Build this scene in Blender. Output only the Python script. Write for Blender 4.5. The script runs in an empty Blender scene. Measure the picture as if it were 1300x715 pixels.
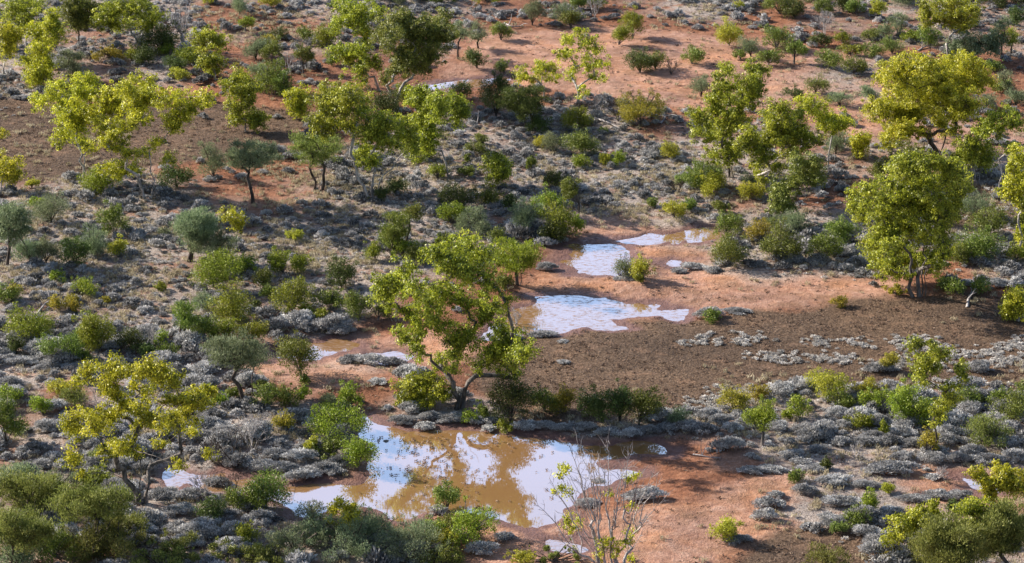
import bpy, math, random
import numpy as np
from mathutils import Vector
PI = math.pi
C = bpy.context.scene.collection
SC = bpy.context.scene

# ------------------------------------------------------------------ camera
CAM = np.array([0., 0., 60.]); PITCH = math.radians(20); F = 3775.0
cp, sp = math.cos(PITCH), math.sin(PITCH)
cam = bpy.data.cameras.new('camera'); co = bpy.data.objects.new('camera', cam); C.objects.link(co)
co.location = CAM; co.rotation_euler = (PI/2 - PITCH, 0, 0)
cam.lens = F*36/1300; cam.sensor_width = 36; cam.clip_start = 1; cam.clip_end = 20000
SC.camera = co

def ray(px, py):
    a = (px-650)/F; b = -(py-357.5)/F
    return np.array([a, cp+b*sp, -sp+b*cp])
def G(px, py, z=0.0):                       # ground point seen at a place of the photograph
    d = ray(px, py); t = (z-CAM[2])/d[2]
    return CAM + d*t
def AT(px, py, Y):                          # point on the vertical plane y = Y
    d = ray(px, py); return CAM + d*(Y/d[1])
def PPM(Y, z=0.0):                          # photo pixels per metre at that depth
    return F/(Y*cp + (60-z)*sp)
def PIX(P):                                 # world points -> photo pixels
    P = np.atleast_2d(P); x = P[:, 0]; y = P[:, 1]; z = P[:, 2]-60
    dep = y*cp - z*sp; up = y*sp + z*cp
    return 650+F*x/dep, 357.5-F*up/dep

# ------------------------------------------------------------------ noise
def vnoise(x, y, s, seed):
    x = np.asarray(x)/s + 1000.5; y = np.asarray(y)/s + 1000.5
    xi = np.floor(x).astype(np.int64); yi = np.floor(y).astype(np.int64)
    fx = x-xi; fy = y-yi; fx = fx*fx*(3-2*fx); fy = fy*fy*(3-2*fy)
    def h(a, b):
        n = (a*374761393 + b*668265263 + seed*1442695041) & 0xffffffff
        n = ((n ^ (n >> 13))*1274126177) & 0xffffffff
        return ((n ^ (n >> 16)) & 0xffff)/65535.0
    return (h(xi, yi)*(1-fx)+h(xi+1, yi)*fx)*(1-fy) + (h(xi, yi+1)*(1-fx)+h(xi+1, yi+1)*fx)*fy
def fbm(x, y, s, seed, o=4):
    r = 0; a = 1; t = 0
    for i in range(o):
        r = r + a*vnoise(x, y, s/2**i, seed+i*17); t += a; a *= .5
    return r/t
def sstep(a, b, x):
    t = np.clip((x-a)/(b-a), 0, 1); return t*t*(3-2*t)
def sdist(x, y, poly):                      # signed distance, negative inside
    x = np.asarray(x, float); y = np.asarray(y, float)
    out = np.full(x.shape, 1e6)
    x0, y0 = poly.min(0)-6; x1, y1 = poly.max(0)+6
    m = (x > x0) & (x < x1) & (y > y0) & (y < y1)
    X = x[m]; Y = y[m]; d = np.full(X.shape, 1e12); ins = np.zeros(X.shape, bool)
    n = len(poly)
    for i in range(n):
        a = poly[i]; b = poly[(i+1) % n]; e = b-a
        t = np.clip(((X-a[0])*e[0]+(Y-a[1])*e[1])/(e@e), 0, 1)
        d = np.minimum(d, (X-a[0]-t*e[0])**2+(Y-a[1]-t*e[1])**2)
        c = (a[1] > Y) != (b[1] > Y)
        if e[1] != 0:
            xx = a[0]+(Y-a[1])/e[1]*e[0]; ins ^= c & (X < xx)
    d = np.sqrt(d); d[ins] *= -1; out[m] = d
    return out
def gpoly(pts): return np.array([G(*p)[:2] for p in pts])

# ------------------------------------------------------------------ where water and soils lie
POND = gpoly([(462,528),(480,536),(500,541),(520,545),(560,547),(600,549),(640,553),(680,557),(710,561),(745,566),(775,565),(800,562),(830,562),(856,567),(846,574),(800,575),(756,580),(748,588),(760,594),(790,592),(815,598),(803,604),(778,608),(758,616),(738,627),(718,645),(702,662),(680,666),(650,663),(620,656),(590,649),(560,646),(535,649),(508,660),(490,652),(470,646),(445,642),(425,644),(400,652),(378,652),(358,645),(348,632),(350,618),(385,613),(425,611),(462,613),(471,604),(466,590),(474,574),(458,555)])
PUD = {
 'a': gpoly([(608,432),(628,415),(650,396),(690,375),(720,376),(770,383),(810,388),(868,397),(850,403),(800,401),(780,406),(788,412),(740,414),(700,421),(655,424)]),
 'b': gpoly([(722,313),(748,307),(776,308),(790,318),(801,332),(796,345),(765,348),(730,346),(713,337)]),
 'c': gpoly([(782,305),(830,299),(858,296),(862,303),(820,308)]),
 'g': gpoly([(866,296),(904,292),(907,301),(880,305)]),
 'd': gpoly([(845,336),(862,333),(867,338),(850,342)]),
 'e': gpoly([(338,452),(360,447),(400,440),(440,434),(457,436),(440,443),(410,448),(380,453),(350,459)]),
 'f': gpoly([(520,112),(545,106),(575,104),(610,102),(640,100),(610,106),(580,109),(545,113)]),
 'h': gpoly([(222,598),(262,601),(300,608),(340,618),(352,630),(318,630),(282,625),(250,618),(228,611)]),
 'i': gpoly([(698,685),(722,688),(745,696),(730,701),(708,694)]),
 'j': gpoly([(474,452),(500,448),(512,451),(495,456)]),
 'k': gpoly([(1222,607),(1250,612),(1262,622),(1240,621)]),
}
FIELD = [gpoly([(600,470),(640,440),(672,424),(760,416),(870,404),(1040,396),(1120,385),(1200,378),(1310,392),(1320,505),(1000,492),(880,530),(750,545),(640,530),(598,500)]),
         gpoly([(-30,128),(120,140),(290,138),(420,150),(330,205),(240,215),(90,228),(-30,236)]),
         gpoly([(1195,240),(1310,235),(1310,262),(1230,300),(1190,290)]),
         gpoly([(940,690),(1010,668),(1110,690),(1120,735),(930,735)])]
SAND = [gpoly([(590,50),(700,36),(860,44),(1000,60),(1110,78),(1130,130),(1090,150),(900,150),(700,118),(560,100)]),
        gpoly([(1060,118),(1150,112),(1200,150),(1100,175),(1020,160)]),
        gpoly([(655,425),(640,400),(690,345),(700,280),(800,272),(940,285),(905,345),(1000,352),(1150,362),(1200,385),(1040,398),(880,402),(760,416)]),
        gpoly([(300,470),(400,432),(560,428),(600,450),(560,470),(480,480),(450,505),(330,490)]),
        gpoly([(530,655),(600,642),(720,660),(860,640),(1000,600),(1150,585),(1290,600),(1280,650),(1100,655),(1000,700),(840,735),(560,735),(560,690)]),
        gpoly([(1150,160),(1310,165),(1310,215),(1150,215)])]
DENS = ["44344223434321311451223333","43344122232200000000112333","43223111100010001001341111","31000110112322332222112222",
        "00000011125655552333222222","01332222455666666553323344","56655211355666555633222235","66665545665543101366653356",
        "56664456565431001135663235","46653555542100011000000022","55446544310000000000000000","65554321342000000000000000",
        "41344532111100000034444344","23445676425545555566777777","34456788600000000013565456","33446675300000000011432011",
        "33367663211100000002566443","33345664443100000100024454"]
DG = np.array([[int(c) for c in r] for r in DENS], float)
def dens(x, y):
    px, py = PIX(np.stack([x, y, np.zeros_like(x)], -1))
    u = np.clip(px/50-.5, 0, 24.999); v = np.clip(py/40-.5, 0, 16.999)
    ui = u.astype(int); vi = v.astype(int); fu = u-ui; fv = v-vi
    return (DG[vi, ui]*(1-fu)+DG[vi, ui+1]*fu)*(1-fv)+(DG[vi+1, ui]*(1-fu)+DG[vi+1, ui+1]*fu)*fv
def pond_sd(x, y):
    w = (fbm(x, y, 1.5, 5, 4)-.5)*1.7-.28
    d = sdist(x, y, POND)+w*.8
    for k, p in PUD.items(): d = np.minimum(d, sdist(x, y, p)+w*1.25)
    return d
def height(x, y, sd=None):
    if sd is None: sd = pond_sd(x, y)
    h = .05 + .30*fbm(x, y, 9, 1, 3) + .10*fbm(x, y, 1.7, 2, 3)
    base = h*sstep(0.0, 3.5, sd) + .035*fbm(x, y, .7, 4, 2)*sstep(0, .6, sd)
    return base + .01 - .16*sstep(0.25, -.9, sd)
def hz(x, y): return float(height(np.array([float(x)]), np.array([float(y)]))[0])

# ------------------------------------------------------------------ materials
def new_mat(name):
    m = bpy.data.materials.new(name); m.use_nodes = True; nt = m.node_tree
    for n in list(nt.nodes): nt.nodes.remove(n)
    return m, nt
def N(nt, t, **k):
    n = nt.nodes.new(t)
    for a, b in k.items():
        if a == 'inp':
            for i, v in b.items(): n.inputs[i].default_value = v
        else: setattr(n, a, b)
    return n
def ramp(nt, fac, stops):
    r = N(nt, 'ShaderNodeValToRGB'); e = r.color_ramp.elements
    while len(e) < len(stops): e.new(.5)
    for i, (p, c) in enumerate(stops): e[i].position = p; e[i].color = (*c, 1)
    nt.links.new(fac, r.inputs[0]); return r.outputs[0]
def leaf_mat(name, lo, mid, hi, trans=.35, rough=.55, spec=.3, vary=.12):
    m, nt = new_mat(name); L = nt.links.new
    a = N(nt, 'ShaderNodeAttribute', attribute_name='v')
    oi = N(nt, 'ShaderNodeObjectInfo')
    col = ramp(nt, a.outputs['Fac'], [(0, lo), (.5, mid), (1, hi)])
    hs = N(nt, 'ShaderNodeHueSaturation'); L(col, hs.inputs['Color'])
    mr = N(nt, 'ShaderNodeMapRange', inp={3: .5-vary*.18, 4: .5+vary*.18}); L(oi.outputs['Random'], mr.inputs[0]); L(mr.outputs[0], hs.inputs['Hue'])
    mv = N(nt, 'ShaderNodeMapRange', inp={3: 1-vary*1.4, 4: 1+vary*1.4}); L(oi.outputs['Random'], mv.inputs[0]); L(mv.outputs[0], hs.inputs['Value'])
    p = N(nt, 'ShaderNodeBsdfPrincipled', inp={'Roughness': rough, 'Specular IOR Level': spec}); L(hs.outputs[0], p.inputs['Base Color'])
    o = N(nt, 'ShaderNodeOutputMaterial')
    if trans > 0:
        t = N(nt, 'ShaderNodeBsdfTranslucent'); L(hs.outputs[0], t.inputs[0])
        x = N(nt, 'ShaderNodeMixShader', inp={0: trans}); L(p.outputs[0], x.inputs[1]); L(t.outputs[0], x.inputs[2]); L(x.outputs[0], o.inputs[0])
    else: L(p.outputs[0], o.inputs[0])
    return m
def bark_mat(name, lo, hi, scale=6):
    m, nt = new_mat(name); L = nt.links.new
    tc = N(nt, 'ShaderNodeTexCoord'); mp = N(nt, 'ShaderNodeMapping', inp={'Scale': (1, 1, .35)}); L(tc.outputs['Object'], mp.inputs[0])
    n = N(nt, 'ShaderNodeTexNoise', inp={'Scale': scale, 'Detail': 5}); L(mp.outputs[0], n.inputs[0])
    col = ramp(nt, n.outputs[0], [(.35, lo), (.62, hi)])
    p = N(nt, 'ShaderNodeBsdfPrincipled', inp={'Roughness': .85, 'Specular IOR Level': .15}); L(col, p.inputs['Base Color'])
    b = N(nt, 'ShaderNodeBump', inp={'Strength': .5, 'Distance': .03}); L(n.outputs[0], b.inputs['Height']); L(b.outputs[0], p.inputs['Normal'])
    o = N(nt, 'ShaderNodeOutputMaterial'); L(p.outputs[0], o.inputs[0]); return m
M = {
 'gum':   leaf_mat('gum_leaf', (.055,.075,.010), (.31,.35,.024), (.82,.82,.10), .40, .45, .5, .05),
 'gumy':  leaf_mat('yellow_gum_leaf', (.08,.095,.010), (.46,.47,.022), (.95,.88,.10), .40, .45, .5, .05),
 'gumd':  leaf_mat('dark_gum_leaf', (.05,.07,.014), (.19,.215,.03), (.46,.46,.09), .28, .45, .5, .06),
 'b': leaf_mat('bright_shrub_leaf', (.085,.11,.012), (.27,.32,.026), (.46,.47,.07), .27, .5, .3, .13),
 'g': leaf_mat('mid_shrub_leaf', (.055,.078,.014), (.19,.24,.034), (.36,.37,.09), .23, .5, .3, .13),
 'd': leaf_mat('dark_shrub_leaf', (.04,.06,.016), (.10,.135,.03), (.21,.25,.065), .28, .5, .3, .14),
 'y': leaf_mat('yellow_shrub_leaf', (.17,.17,.02), (.40,.37,.04), (.62,.52,.09), .4, .5, .3, .14),
 'o': leaf_mat('olive_leaf', (.08,.10,.022), (.23,.26,.06), (.40,.41,.12), .32, .55, .3, .16),
 'e': leaf_mat('grey_green_leaf', (.09,.12,.06), (.23,.28,.145), (.40,.44,.27), .3, .6, .25, .14),
 's': leaf_mat('saltbush_leaf', (.11,.11,.112), (.47,.46,.46), (.92,.90,.89), .18, .8, .1, .16),
 'grass': leaf_mat('dry_grass_blade', (.24,.20,.12), (.46,.40,.26), (.66,.60,.44), .3, .7, .1, .1),
 'litter': leaf_mat('dry_tuft_blade', (.10,.07,.05), (.24,.17,.12), (.42,.33,.25), .1, .8, .1, .1),
 'white_bark': bark_mat('pale_bark', (.20,.18,.17), (.52,.48,.46)),
 'grey_bark': bark_mat('grey_bark', (.06,.053,.05), (.20,.175,.165)),
 'dark_bark': bark_mat('dark_bark', (.035,.028,.025), (.12,.095,.085)),
 'dead_wood': bark_mat('dead_wood', (.22,.20,.20), (.52,.48,.48)),
}

# ------------------------------------------------------------------ mesh helpers
def mk(name, V, Q, mat, parent=None, vals=None, smooth=False):
    V = np.asarray(V, np.float32); Q = np.asarray(Q, np.int32)
    me = bpy.data.meshes.new(name); nf = len(Q); k = Q.shape[1]
    me.vertices.add(len(V)); me.vertices.foreach_set('co', V.ravel())
    me.loops.add(nf*k); me.loops.foreach_set('vertex_index', Q.ravel())
    me.polygons.add(nf); me.polygons.foreach_set('loop_start', np.arange(0, nf*k, k, dtype=np.int32))
    me.update(calc_edges=True)
    if vals is not None:
        a = me.attributes.new('v', 'FLOAT', 'FACE'); a.data.foreach_set('value', np.asarray(vals, np.float32))
    if smooth: me.polygons.foreach_set('use_smooth', np.ones(nf, bool))
    me.materials.append(mat)
    o = bpy.data.objects.new(name, me); C.objects.link(o)
    if parent is not None: o.parent = parent
    return o
def unit(v): return v/(np.linalg.norm(v, axis=-1, keepdims=True)+1e-9)
def leaves(rng, c, d, Ln, W, out=None, bias=.5):
    """diamond leaves: centre c, long axis d, planes turned partly to face outward"""
    n = len(c); d = unit(d); r = unit(rng.normal(size=(n, 3)))
    nn = r if out is None else unit(r*(1-bias)+unit(out)*bias)
    w = unit(np.cross(d, nn)); L = (Ln*.5)[:, None] if np.ndim(Ln) else Ln*.5; Wd = (W*.5)[:, None] if np.ndim(W) else W*.5
    V = np.stack([c-d*L, c+w*Wd, c+d*L, c-w*Wd], 1).reshape(-1, 3)
    return V, np.arange(n*4).reshape(-1, 4)
def tube(path, rad, sides=6):
    P = np.asarray(path, float); n = len(P); T = np.gradient(P, axis=0) if n > 2 else np.repeat((P[-1:]-P[:1]), n, 0)
    T = unit(T); ref = np.array([.3, .1, 1.]) if abs(T[:, 2]).mean() < .8 else np.array([1., .2, .1])
    A = unit(np.cross(T, ref)); B = np.cross(T, A); th = np.arange(sides)/sides*2*PI
    V = P[:, None]+(A[:, None]*np.cos(th)[None, :, None]+B[:, None]*np.sin(th)[None, :, None])*np.asarray(rad)[:, None, None]
    i = np.arange(n-1)[:, None]*sides; j = np.arange(sides)[None]; j2 = (j+1) % sides
    Q = np.stack([i+j, i+j2, i+sides+j2, i+sides+j], -1).reshape(-1, 4)
    return V.reshape(-1, 3), Q
def join(parts):
    Vs, Qs, o = [], [], 0
    for V, Q in parts: Vs.append(V); Qs.append(Q+o); o += len(V)
    return np.concatenate(Vs), np.concatenate(Qs)

class Skel:
    def __init__(s): s.p = []; s.par = []
    def add(s, p, par): s.p.append(np.asarray(p, float)); s.par.append(par); return len(s.p)-1
    def tubes(s, r0, rmin=.012, power=.5, flare=1.25):
        n = len(s.p); w = np.zeros(n); ch = [[] for _ in range(n)]
        for i in range(n):
            if s.par[i] >= 0: ch[s.par[i]].append(i)
        for i in range(n-1, -1, -1):
            if not ch[i]: w[i] = 1
            if s.par[i] >= 0: w[s.par[i]] += w[i]
        tot = max(w[i] for i in range(n)); r = np.maximum(r0*(w/tot)**power, rmin)
        out = []; starts = [(i, -1) for i in range(n) if s.par[i] < 0]
        while starts:
            i, pr = starts.pop(); path = []; rad = []
            if pr >= 0: path.append(s.p[pr]); rad.append(r[i]*.95)
            root = pr < 0
            while True:
                path.append(s.p[i]); rad.append(r[i]*(flare if root and len(path) == 1 else 1))
                if not ch[i]: rad[-1] *= .4; break
                cs = sorted(ch[i], key=lambda c: -w[c])
                for c in cs[1:]: starts.append((c, i))
                i = cs[0]
            if len(path) < 2: continue
            out.append(tube(path, rad, 7 if rad[0] > .06 else (5 if rad[0] > .025 else 3)))
        return join(out)
def bez(a, b, c, n):
    t = np.linspace(0, 1, n+1)[1:, None]; return (1-t)**2*a+2*t*(1-t)*b+t*t*c

ALL = []                                     # things waiting for a label: dict(o, px, py, noun, look)
def root(name, loc, cat, group=None):
    o = bpy.data.objects.new(name, None); o.empty_display_size = .3; C.objects.link(o); o.location = loc; o['category'] = cat
    if group: o['group'] = group
    return o
def reg(o, px, py, look, noun): ALL.append(dict(o=o, px=px, py=py, look=look, noun=noun))

def build_tree(name, cat, group, bx, by, blobs, seed, stems=2, leaf='gum', bark='white_bark', r0=.16, fill=1.0, style='gum', bare=(), depth=.22, label=None, look=None, noun='gum tree', lsize=1.0):
    rng = np.random.default_rng(seed)
    fill = fill*(1.45 if style == 'gum' and not bare else 1)
    g = G(bx, by); z0 = hz(g[0], g[1]); base = np.array([g[0], g[1], z0]); ppm = PPM(g[1])
    xs = [b[0] for b in blobs] or [bx-20, bx+20]; W = (max(xs)-min(xs)+20)/ppm
    B = []; 
    for (px, py, r) in blobs:
        R = r/ppm; Y = base[1]+np.clip(rng.normal(0, W*depth), -W*.5, W*.5)
        p = AT(px, py, Y)
        while p[2] < R*.55+.1: Y -= .3; p = AT(px, py, Y)
        B.append((p, R, 1))
    if style == 'gum' and len(B) > 3 and not bare:          # leaf masses that bridge neighbouring ones
        PB = np.array([q[0] for q in B]); RB = np.array([q[1] for q in B]); ex = []
        for i in range(len(B)):
            dd_ = np.linalg.norm(PB-PB[i], axis=1); dd_[i] = 99
            for j in np.argsort(dd_)[:2]:
                if dd_[j] < 1.9*(RB[i]+RB[j]) and rng.uniform() < (.75 if fill > 1.2 else .45):
                    t_ = rng.uniform(.35, .65); q = PB[i]*t_+PB[j]*(1-t_)+rng.normal(0, .12, 3); ex.append((q, (RB[i]+RB[j])*.5*rng.uniform(.65, .9), 1))
        B = [(p_, R_*(1.48 if by < 300 else 1.36), f_) for p_, R_, f_ in B]+ex
    for (px, py) in bare:
        p = AT(px, py, base[1]+rng.normal(0, W*depth*.8)); B.append((p, .3, 0))
    B = [(p-base, R, f) for p, R, f in B]
    sk = Skel(); H = max(p[2]+R for p, R, f in B)
    k = min(stems, len(B)); order = sorted(range(len(B)), key=lambda i: B[i][0][0]+.5*B[i][0][1])
    starts = []
    for s in range(k):
        grp = order[s*len(order)//k:(s+1)*len(order)//k]; cen = np.mean([B[i][0] for i in grp], 0)
        off = np.array([(s-(k-1)/2)*.16, rng.normal(0, .08), -.12]) if k > 1 else np.array([0, 0, -.12])
        top = cen*np.array([.55, .55, .5]); top[2] = max(top[2], .25*H) if H > 2 else top[2]
        mid = off+(top-off)*.5+np.array([rng.normal(0, .05*H), rng.normal(0, .04*H), .06*H]); mid[:2] *= .6
        a = sk.add(off, -1); last = a
        nn = max(3, int(np.linalg.norm(top)/.45))
        for q in bez(off, mid, top, nn): last = sk.add(q+rng.normal(0, .012*H, 3)*np.array([1, 1, .3]), last)
    tips = []
    for i in sorted(range(len(B)), key=lambda i: np.linalg.norm(B[i][0])):
        c, R, f = B[i]; P = np.array(sk.p)
        cost = np.linalg.norm(P-c, axis=1)+1.6*np.maximum(0, P[:, 2]-c[2]+.15*H*.3)+.25*np.linalg.norm(P, axis=1)*0.3
        cost[P[:, 2] < .12*H] += .6*H*.3
        if bare: cost = np.linalg.norm(P-c, axis=1)*.5+4*np.maximum(0, P[:, 2]-c[2]*.5)+np.abs(np.arctan2(P[:, 0], P[:, 2]+.6)-np.arctan2(c[0], c[2]+.6))*4+.02*np.linalg.norm(P[:, :2], axis=1); cost[P[:, 2] < .1] += 1
        j = int(np.argmin(cost)); a = sk.p[j]; d = np.linalg.norm(c-a)
        ctrl = a+(c-a)*.45+np.array([rng.normal(0, .10*d), rng.normal(0, .10*d), (.16*d if c[2] > a[2] else .22*d)])*(.55 if bare else 1)
        last = j; nn = max(2, int(d/.35)); pts = bez(a, ctrl, c, nn); ids = []
        for t, q in enumerate(pts):
            last = sk.add(q+rng.normal(0, .035, 3)*min(1, d), last); ids.append(last)
        if f == 0:
            for _ in range(14):
                q = ids[rng.integers(0, len(ids))]; l = sk.p[q]; dd = unit(unit(c-a)+rng.normal(0, .6, 3)+np.array([0, 0, .2])); L = rng.uniform(.3, .9)
                m1 = sk.add(l+dd*L*.5+rng.normal(0, .05, 3), q); m2 = sk.add(l+dd*L+rng.normal(0, .06, 3), m1)
                dd2 = unit(dd+rng.normal(0, .7, 3)); sk.add(l+dd*L*.5+dd2*L*.4, m1)
            continue
        nt = max(3, int((R/.26)**2*2.1*fill)+3) if style == 'gum' else max(3, int((R/.3)**2*2.8*fill)+3)
        dirs = unit(rng.normal(size=(nt, 3))); rad = R*rng.uniform(.12, 1.25, nt)**.7
        for t in range(nt):
            tp = c+dirs[t]*rad[t]*np.array([1, 1, .85]); tp[2] = max(tp[2], .12)
            P = np.array([sk.p[x] for x in ids]); q = ids[int(np.argmin(np.linalg.norm(P-tp, axis=1)+.3*(P[:, 2] > tp[2])))]
            sk.add(tp, q); tips.append((tp, c))
    o = root(name, base, cat, group)
    V, Q = sk.tubes(r0*(.54 if tips or style != 'gum' else 1), .010 if style == 'gum' else .009, .62)
    mk('trunk', V, Q, M[bark], o, smooth=True)
    if tips:
        T = np.array([t[0] for t in tips]); Cn = np.array([t[1] for t in tips]); n = len(T)
        tuft_v = rng.normal(0, .13, n)+(T-Cn)[:, 2]*.0
        if style == 'gum':
            per = 50; rr = rng.uniform(.12, .42, n)*lsize**.5
            ii = np.repeat(np.arange(n), per); m = len(ii)
            off = unit(rng.normal(size=(m, 3)))*(rng.uniform(0, 1, m)**.45*rr[ii])[:, None]*np.array([1, 1, .8])
            c = T[ii]+off; d = rng.normal(0, .55, (m, 3))+np.array([0, 0, -.75])+unit(off)*.4
            L = rng.uniform(.08, .15, m)*lsize; Wd = L*rng.uniform(.45, .62, m)
            V, Q = leaves(rng, c, d, L, Wd, off+(T-Cn)[ii]*.5, .58)
        else:
            per = 74; rr = rng.uniform(.25, .58, n); ii = np.repeat(np.arange(n), per); m = len(ii)
            off = unit(rng.normal(size=(m, 3)))*(rng.uniform(0, 1, m)**.5*rr[ii])[:, None]*np.array([1.1, 1.1, .6])
            c = T[ii]+off; d = unit(off)*.5+rng.normal(0, .35, (m, 3))+np.array([0, 0, .8])
            L = rng.uniform(.11, .19, m); Wd = L*rng.uniform(.2, .3, m)
            V, Q = leaves(rng, c, d, L, Wd, off, .5)
        val = np.clip(.45+tuft_v[ii]+rng.normal(0, .21, m), 0, 1)
        mk('crown', V, Q, M[leaf], o, vals=val)
    if label: o['label'] = label
    else: reg(o, bx, by, look or 'yellow-green', noun)
    return o

def shrub_geo(rng, w, h, kind, lift=0.0, n=None, lsz=1.0):
    """a lumpy bush, w wide and h high, as leaf faces (and stems)"""
    nl = int(rng.integers(8, 15)); cz0 = lift*h; hh = h-cz0
    lob = []
    for i in range(nl):
        a = rng.uniform(0, 2*PI); rr = w*.5*.78*math.sqrt(rng.uniform(0, 1)); t = 1-(rr/(w*.5))**2
        z = cz0+hh*rng.uniform(.28, .70)*(.55+.45*t); R = min(w, hh*1.3)*rng.uniform(.13, .30)
        lob.append((rr*math.cos(a), rr*math.sin(a), min(z, h-R*.55), R))
    lob.append((0, 0, cz0+hh*.55, min(w, hh)*.30))
    for i in range(int(rng.integers(5, 9))):          # shoots that stick out of the outline
        a = rng.uniform(0, 2*PI); e = rng.uniform(.15, 1.35); k_ = rng.uniform(.88, 1.12)
        lob.append((w*.5*k_*math.cos(a)*math.cos(e), w*.5*k_*math.sin(a)*math.cos(e), cz0+hh*(.25+.72*k_*math.sin(e)*.95), min(w, hh)*rng.uniform(.06, .13)))
    lob = np.array(lob); sh_ = rng.normal(0, .14, 2); lob[:, 0] += sh_[0]*lob[:, 2]; lob[:, 1] += sh_[1]*lob[:, 2]
    n = n or int(np.clip(900*w*h+350, 350, 9000)); wt = lob[:, 3]**2; ii = rng.choice(len(lob), n, p=wt/wt.sum())
    dv = unit(rng.normal(size=(n, 3))); rad = lob[ii, 3]*rng.uniform(0.05, 1, n)**.33*(1+.12*rng.normal(size=n))
    # break each lobe into small sprays
    sp_ = np.sin(dv[:, 0]*9+lob[ii, 0]*13)*np.sin(dv[:, 1]*9+ii)*np.sin(dv[:, 2]*8+ii*2.1); rad *= 1+.16*sp_
    c = lob[ii, :3]+dv*rad[:, None]*np.array([1, 1, .9]); c[:, 2] = np.maximum(c[:, 2], .03)+rng.uniform(0, .03, n)
    if kind in 'e': L = rng.uniform(.08, .15, n); Wd = L*.26; d = dv*.6+rng.normal(0, .35, (n, 3))+np.array([0, 0, .6]); bias = .55
    elif kind in 'o': L = rng.uniform(.08, .15, n); Wd = L*.3; d = dv*.5+rng.normal(0, .4, (n, 3))+np.array([0, 0, .7]); bias = .55
    else: L = rng.uniform(.07, .13, n); Wd = L*rng.uniform(.38, .55, n); d = dv*.4+rng.normal(0, .6, (n, 3))+np.array([0, 0, .35]); bias = .62
    V, Q = leaves(rng, c, d, L*lsz, Wd*lsz, dv, bias)
    lv = rng.normal(0, .07, len(lob)); val = np.clip(.45+lv[ii]+.22*sp_+rng.normal(0, .15, n), 0, 1)
    return V, Q, val, lob
SHN = {'b': ('bright green', 'bushy shrub'), 'g': ('mid green', 'bushy shrub'), 'd': ('dark green', 'dense shrub'), 'y': ('yellow-green', 'leafy shrub'),
       'o': ('olive green', 'feathery shrub'), 'e': ('grey-green', 'rounded shrub')}
def shrub(cx, by, w, h, kind, seed):
    rng = np.random.default_rng(seed); lift = 0.0
    tall = kind.isupper(); k = kind.lower()
    ppm = PPM(G(cx, by)[1]); big = min(1, max(0, (w-35)/30)); w = w*(1.42-.26*big); h = h*(1.36-.34*big); wm = w/ppm; gy = by-(.30*w*.36 if not tall else 0); g = G(cx, gy); hm = max(.35, (h-.3*w*.36*(0 if tall else 1))/ppm/cp)
    if tall: lift = .32
    z0 = hz(g[0], g[1]); o = root('leafy_shrub' if k != 'e' else 'grey_shrub', (g[0], g[1], z0), 'shrub', 'green shrubs scattered over the flat')
    V, Q, val, lob = shrub_geo(rng, wm*1.06, hm*1.03, k, lift)
    mk('foliage', V, Q, M[k], o, vals=val)
    sk = Skel(); a = sk.add((0, 0, -.06), -1)
    b = sk.add((rng.normal(0, .03), rng.normal(0, .03), hm*lift*.8+.05), a)
    for l in lob:
        e = l[:3]*np.array([.8, .8, 1]); m_ = sk.add(e*np.array([.45, .45, .6])+rng.normal(0, .03, 3), b); m2 = sk.add(e, m_)
        for _ in range(4): sk.add(e+unit(rng.normal(size=3))*l[3]*.95*np.array([1, 1, .8]), m2)
    V, Q = sk.tubes(.035+.018*wm, .007, .5); V[:, 2] = np.maximum(V[:, 2], -.06)
    mk('stem', V, Q, M['dark_bark' if k in 'doe' else 'grey_bark'], o, smooth=True)
    look, noun = SHN[k]
    if tall: noun = noun.replace('shrub', 'stemmed shrub')
    size = 'large' if wm > 2.0 else ('small' if wm < 1.05 else 'middling')
    reg(o, cx, by, size+' '+look, noun)
    return o

# ------------------------------------------------------------------ gum trees: base, then leaf masses (place and size as photographed)
def gum(*a, **k): return build_tree('gum_tree', 'tree', 'gum trees along the watercourse', *a, **k)
gum(583, 523, [(565,321,21),(593,318,19),(614,328,19),(579,342,20),(610,349,19),(551,321,13),(512,346,15),(488,363,15),(498,381,13),(526,367,16),(544,381,17),(481,377,9),(558,370,15),(547,405,16),(512,419,11),(530,423,12),(582,377,14),(575,426,14),(593,430,14),(624,391,17),(642,384,10),(614,377,10),(610,405,11),(649,437,19),(666,444,12),(624,444,16),(638,458,14),(610,461,12),(656,454,14),(656,479,8),(558,458,11),(530,447,10),(575,468,9),(582,444,11),(520,395,9),(633,415,10)],
    11, stems=3, r0=.26, fill=.85, leaf='gum', bark='grey_bark', label='largest gum tree, standing on the bank behind the pond and mirrored in its water')
gum(530, 521, [(523,490,17),(538,500,14),(515,508,11),(545,480,11),(530,515,8),(552,505,11),(560,494,9)], 12, stems=3, r0=.07, leaf='gum', bark='grey_bark', label='bright bushy young gum crouching left of the foot of the largest gum')
gum(1165, 383, [(1089,251,14),(1105,239,14),(1095,271,13),(1118,258,18),(1124,229,12),(1137,245,16),(1140,268,19),(1124,284,15),(1156,219,15),(1153,245,18),(1166,264,19),(1185,248,18),(1195,271,17),(1214,248,13),(1211,273,12),(1211,222,15),(1111,306,14),(1124,322,16),(1108,319,11),(1137,306,16),(1131,342,13),(1115,338,9),(1150,329,14),(1156,296,16),(1179,300,16),(1189,322,14),(1198,309,12),(1182,335,11),(1192,342,9),(1150,348,9),(1221,235,11),(1140,213,11),(1150,203,11),(1175,208,12),(1195,205,12),(1167,228,14),(1187,228,14),(1205,214,11)],
    13, stems=6, r0=.22, leaf='gum', bark='grey_bark', label='tall many-stemmed gum at the top edge of the brown cloddy field, right side')
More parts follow.
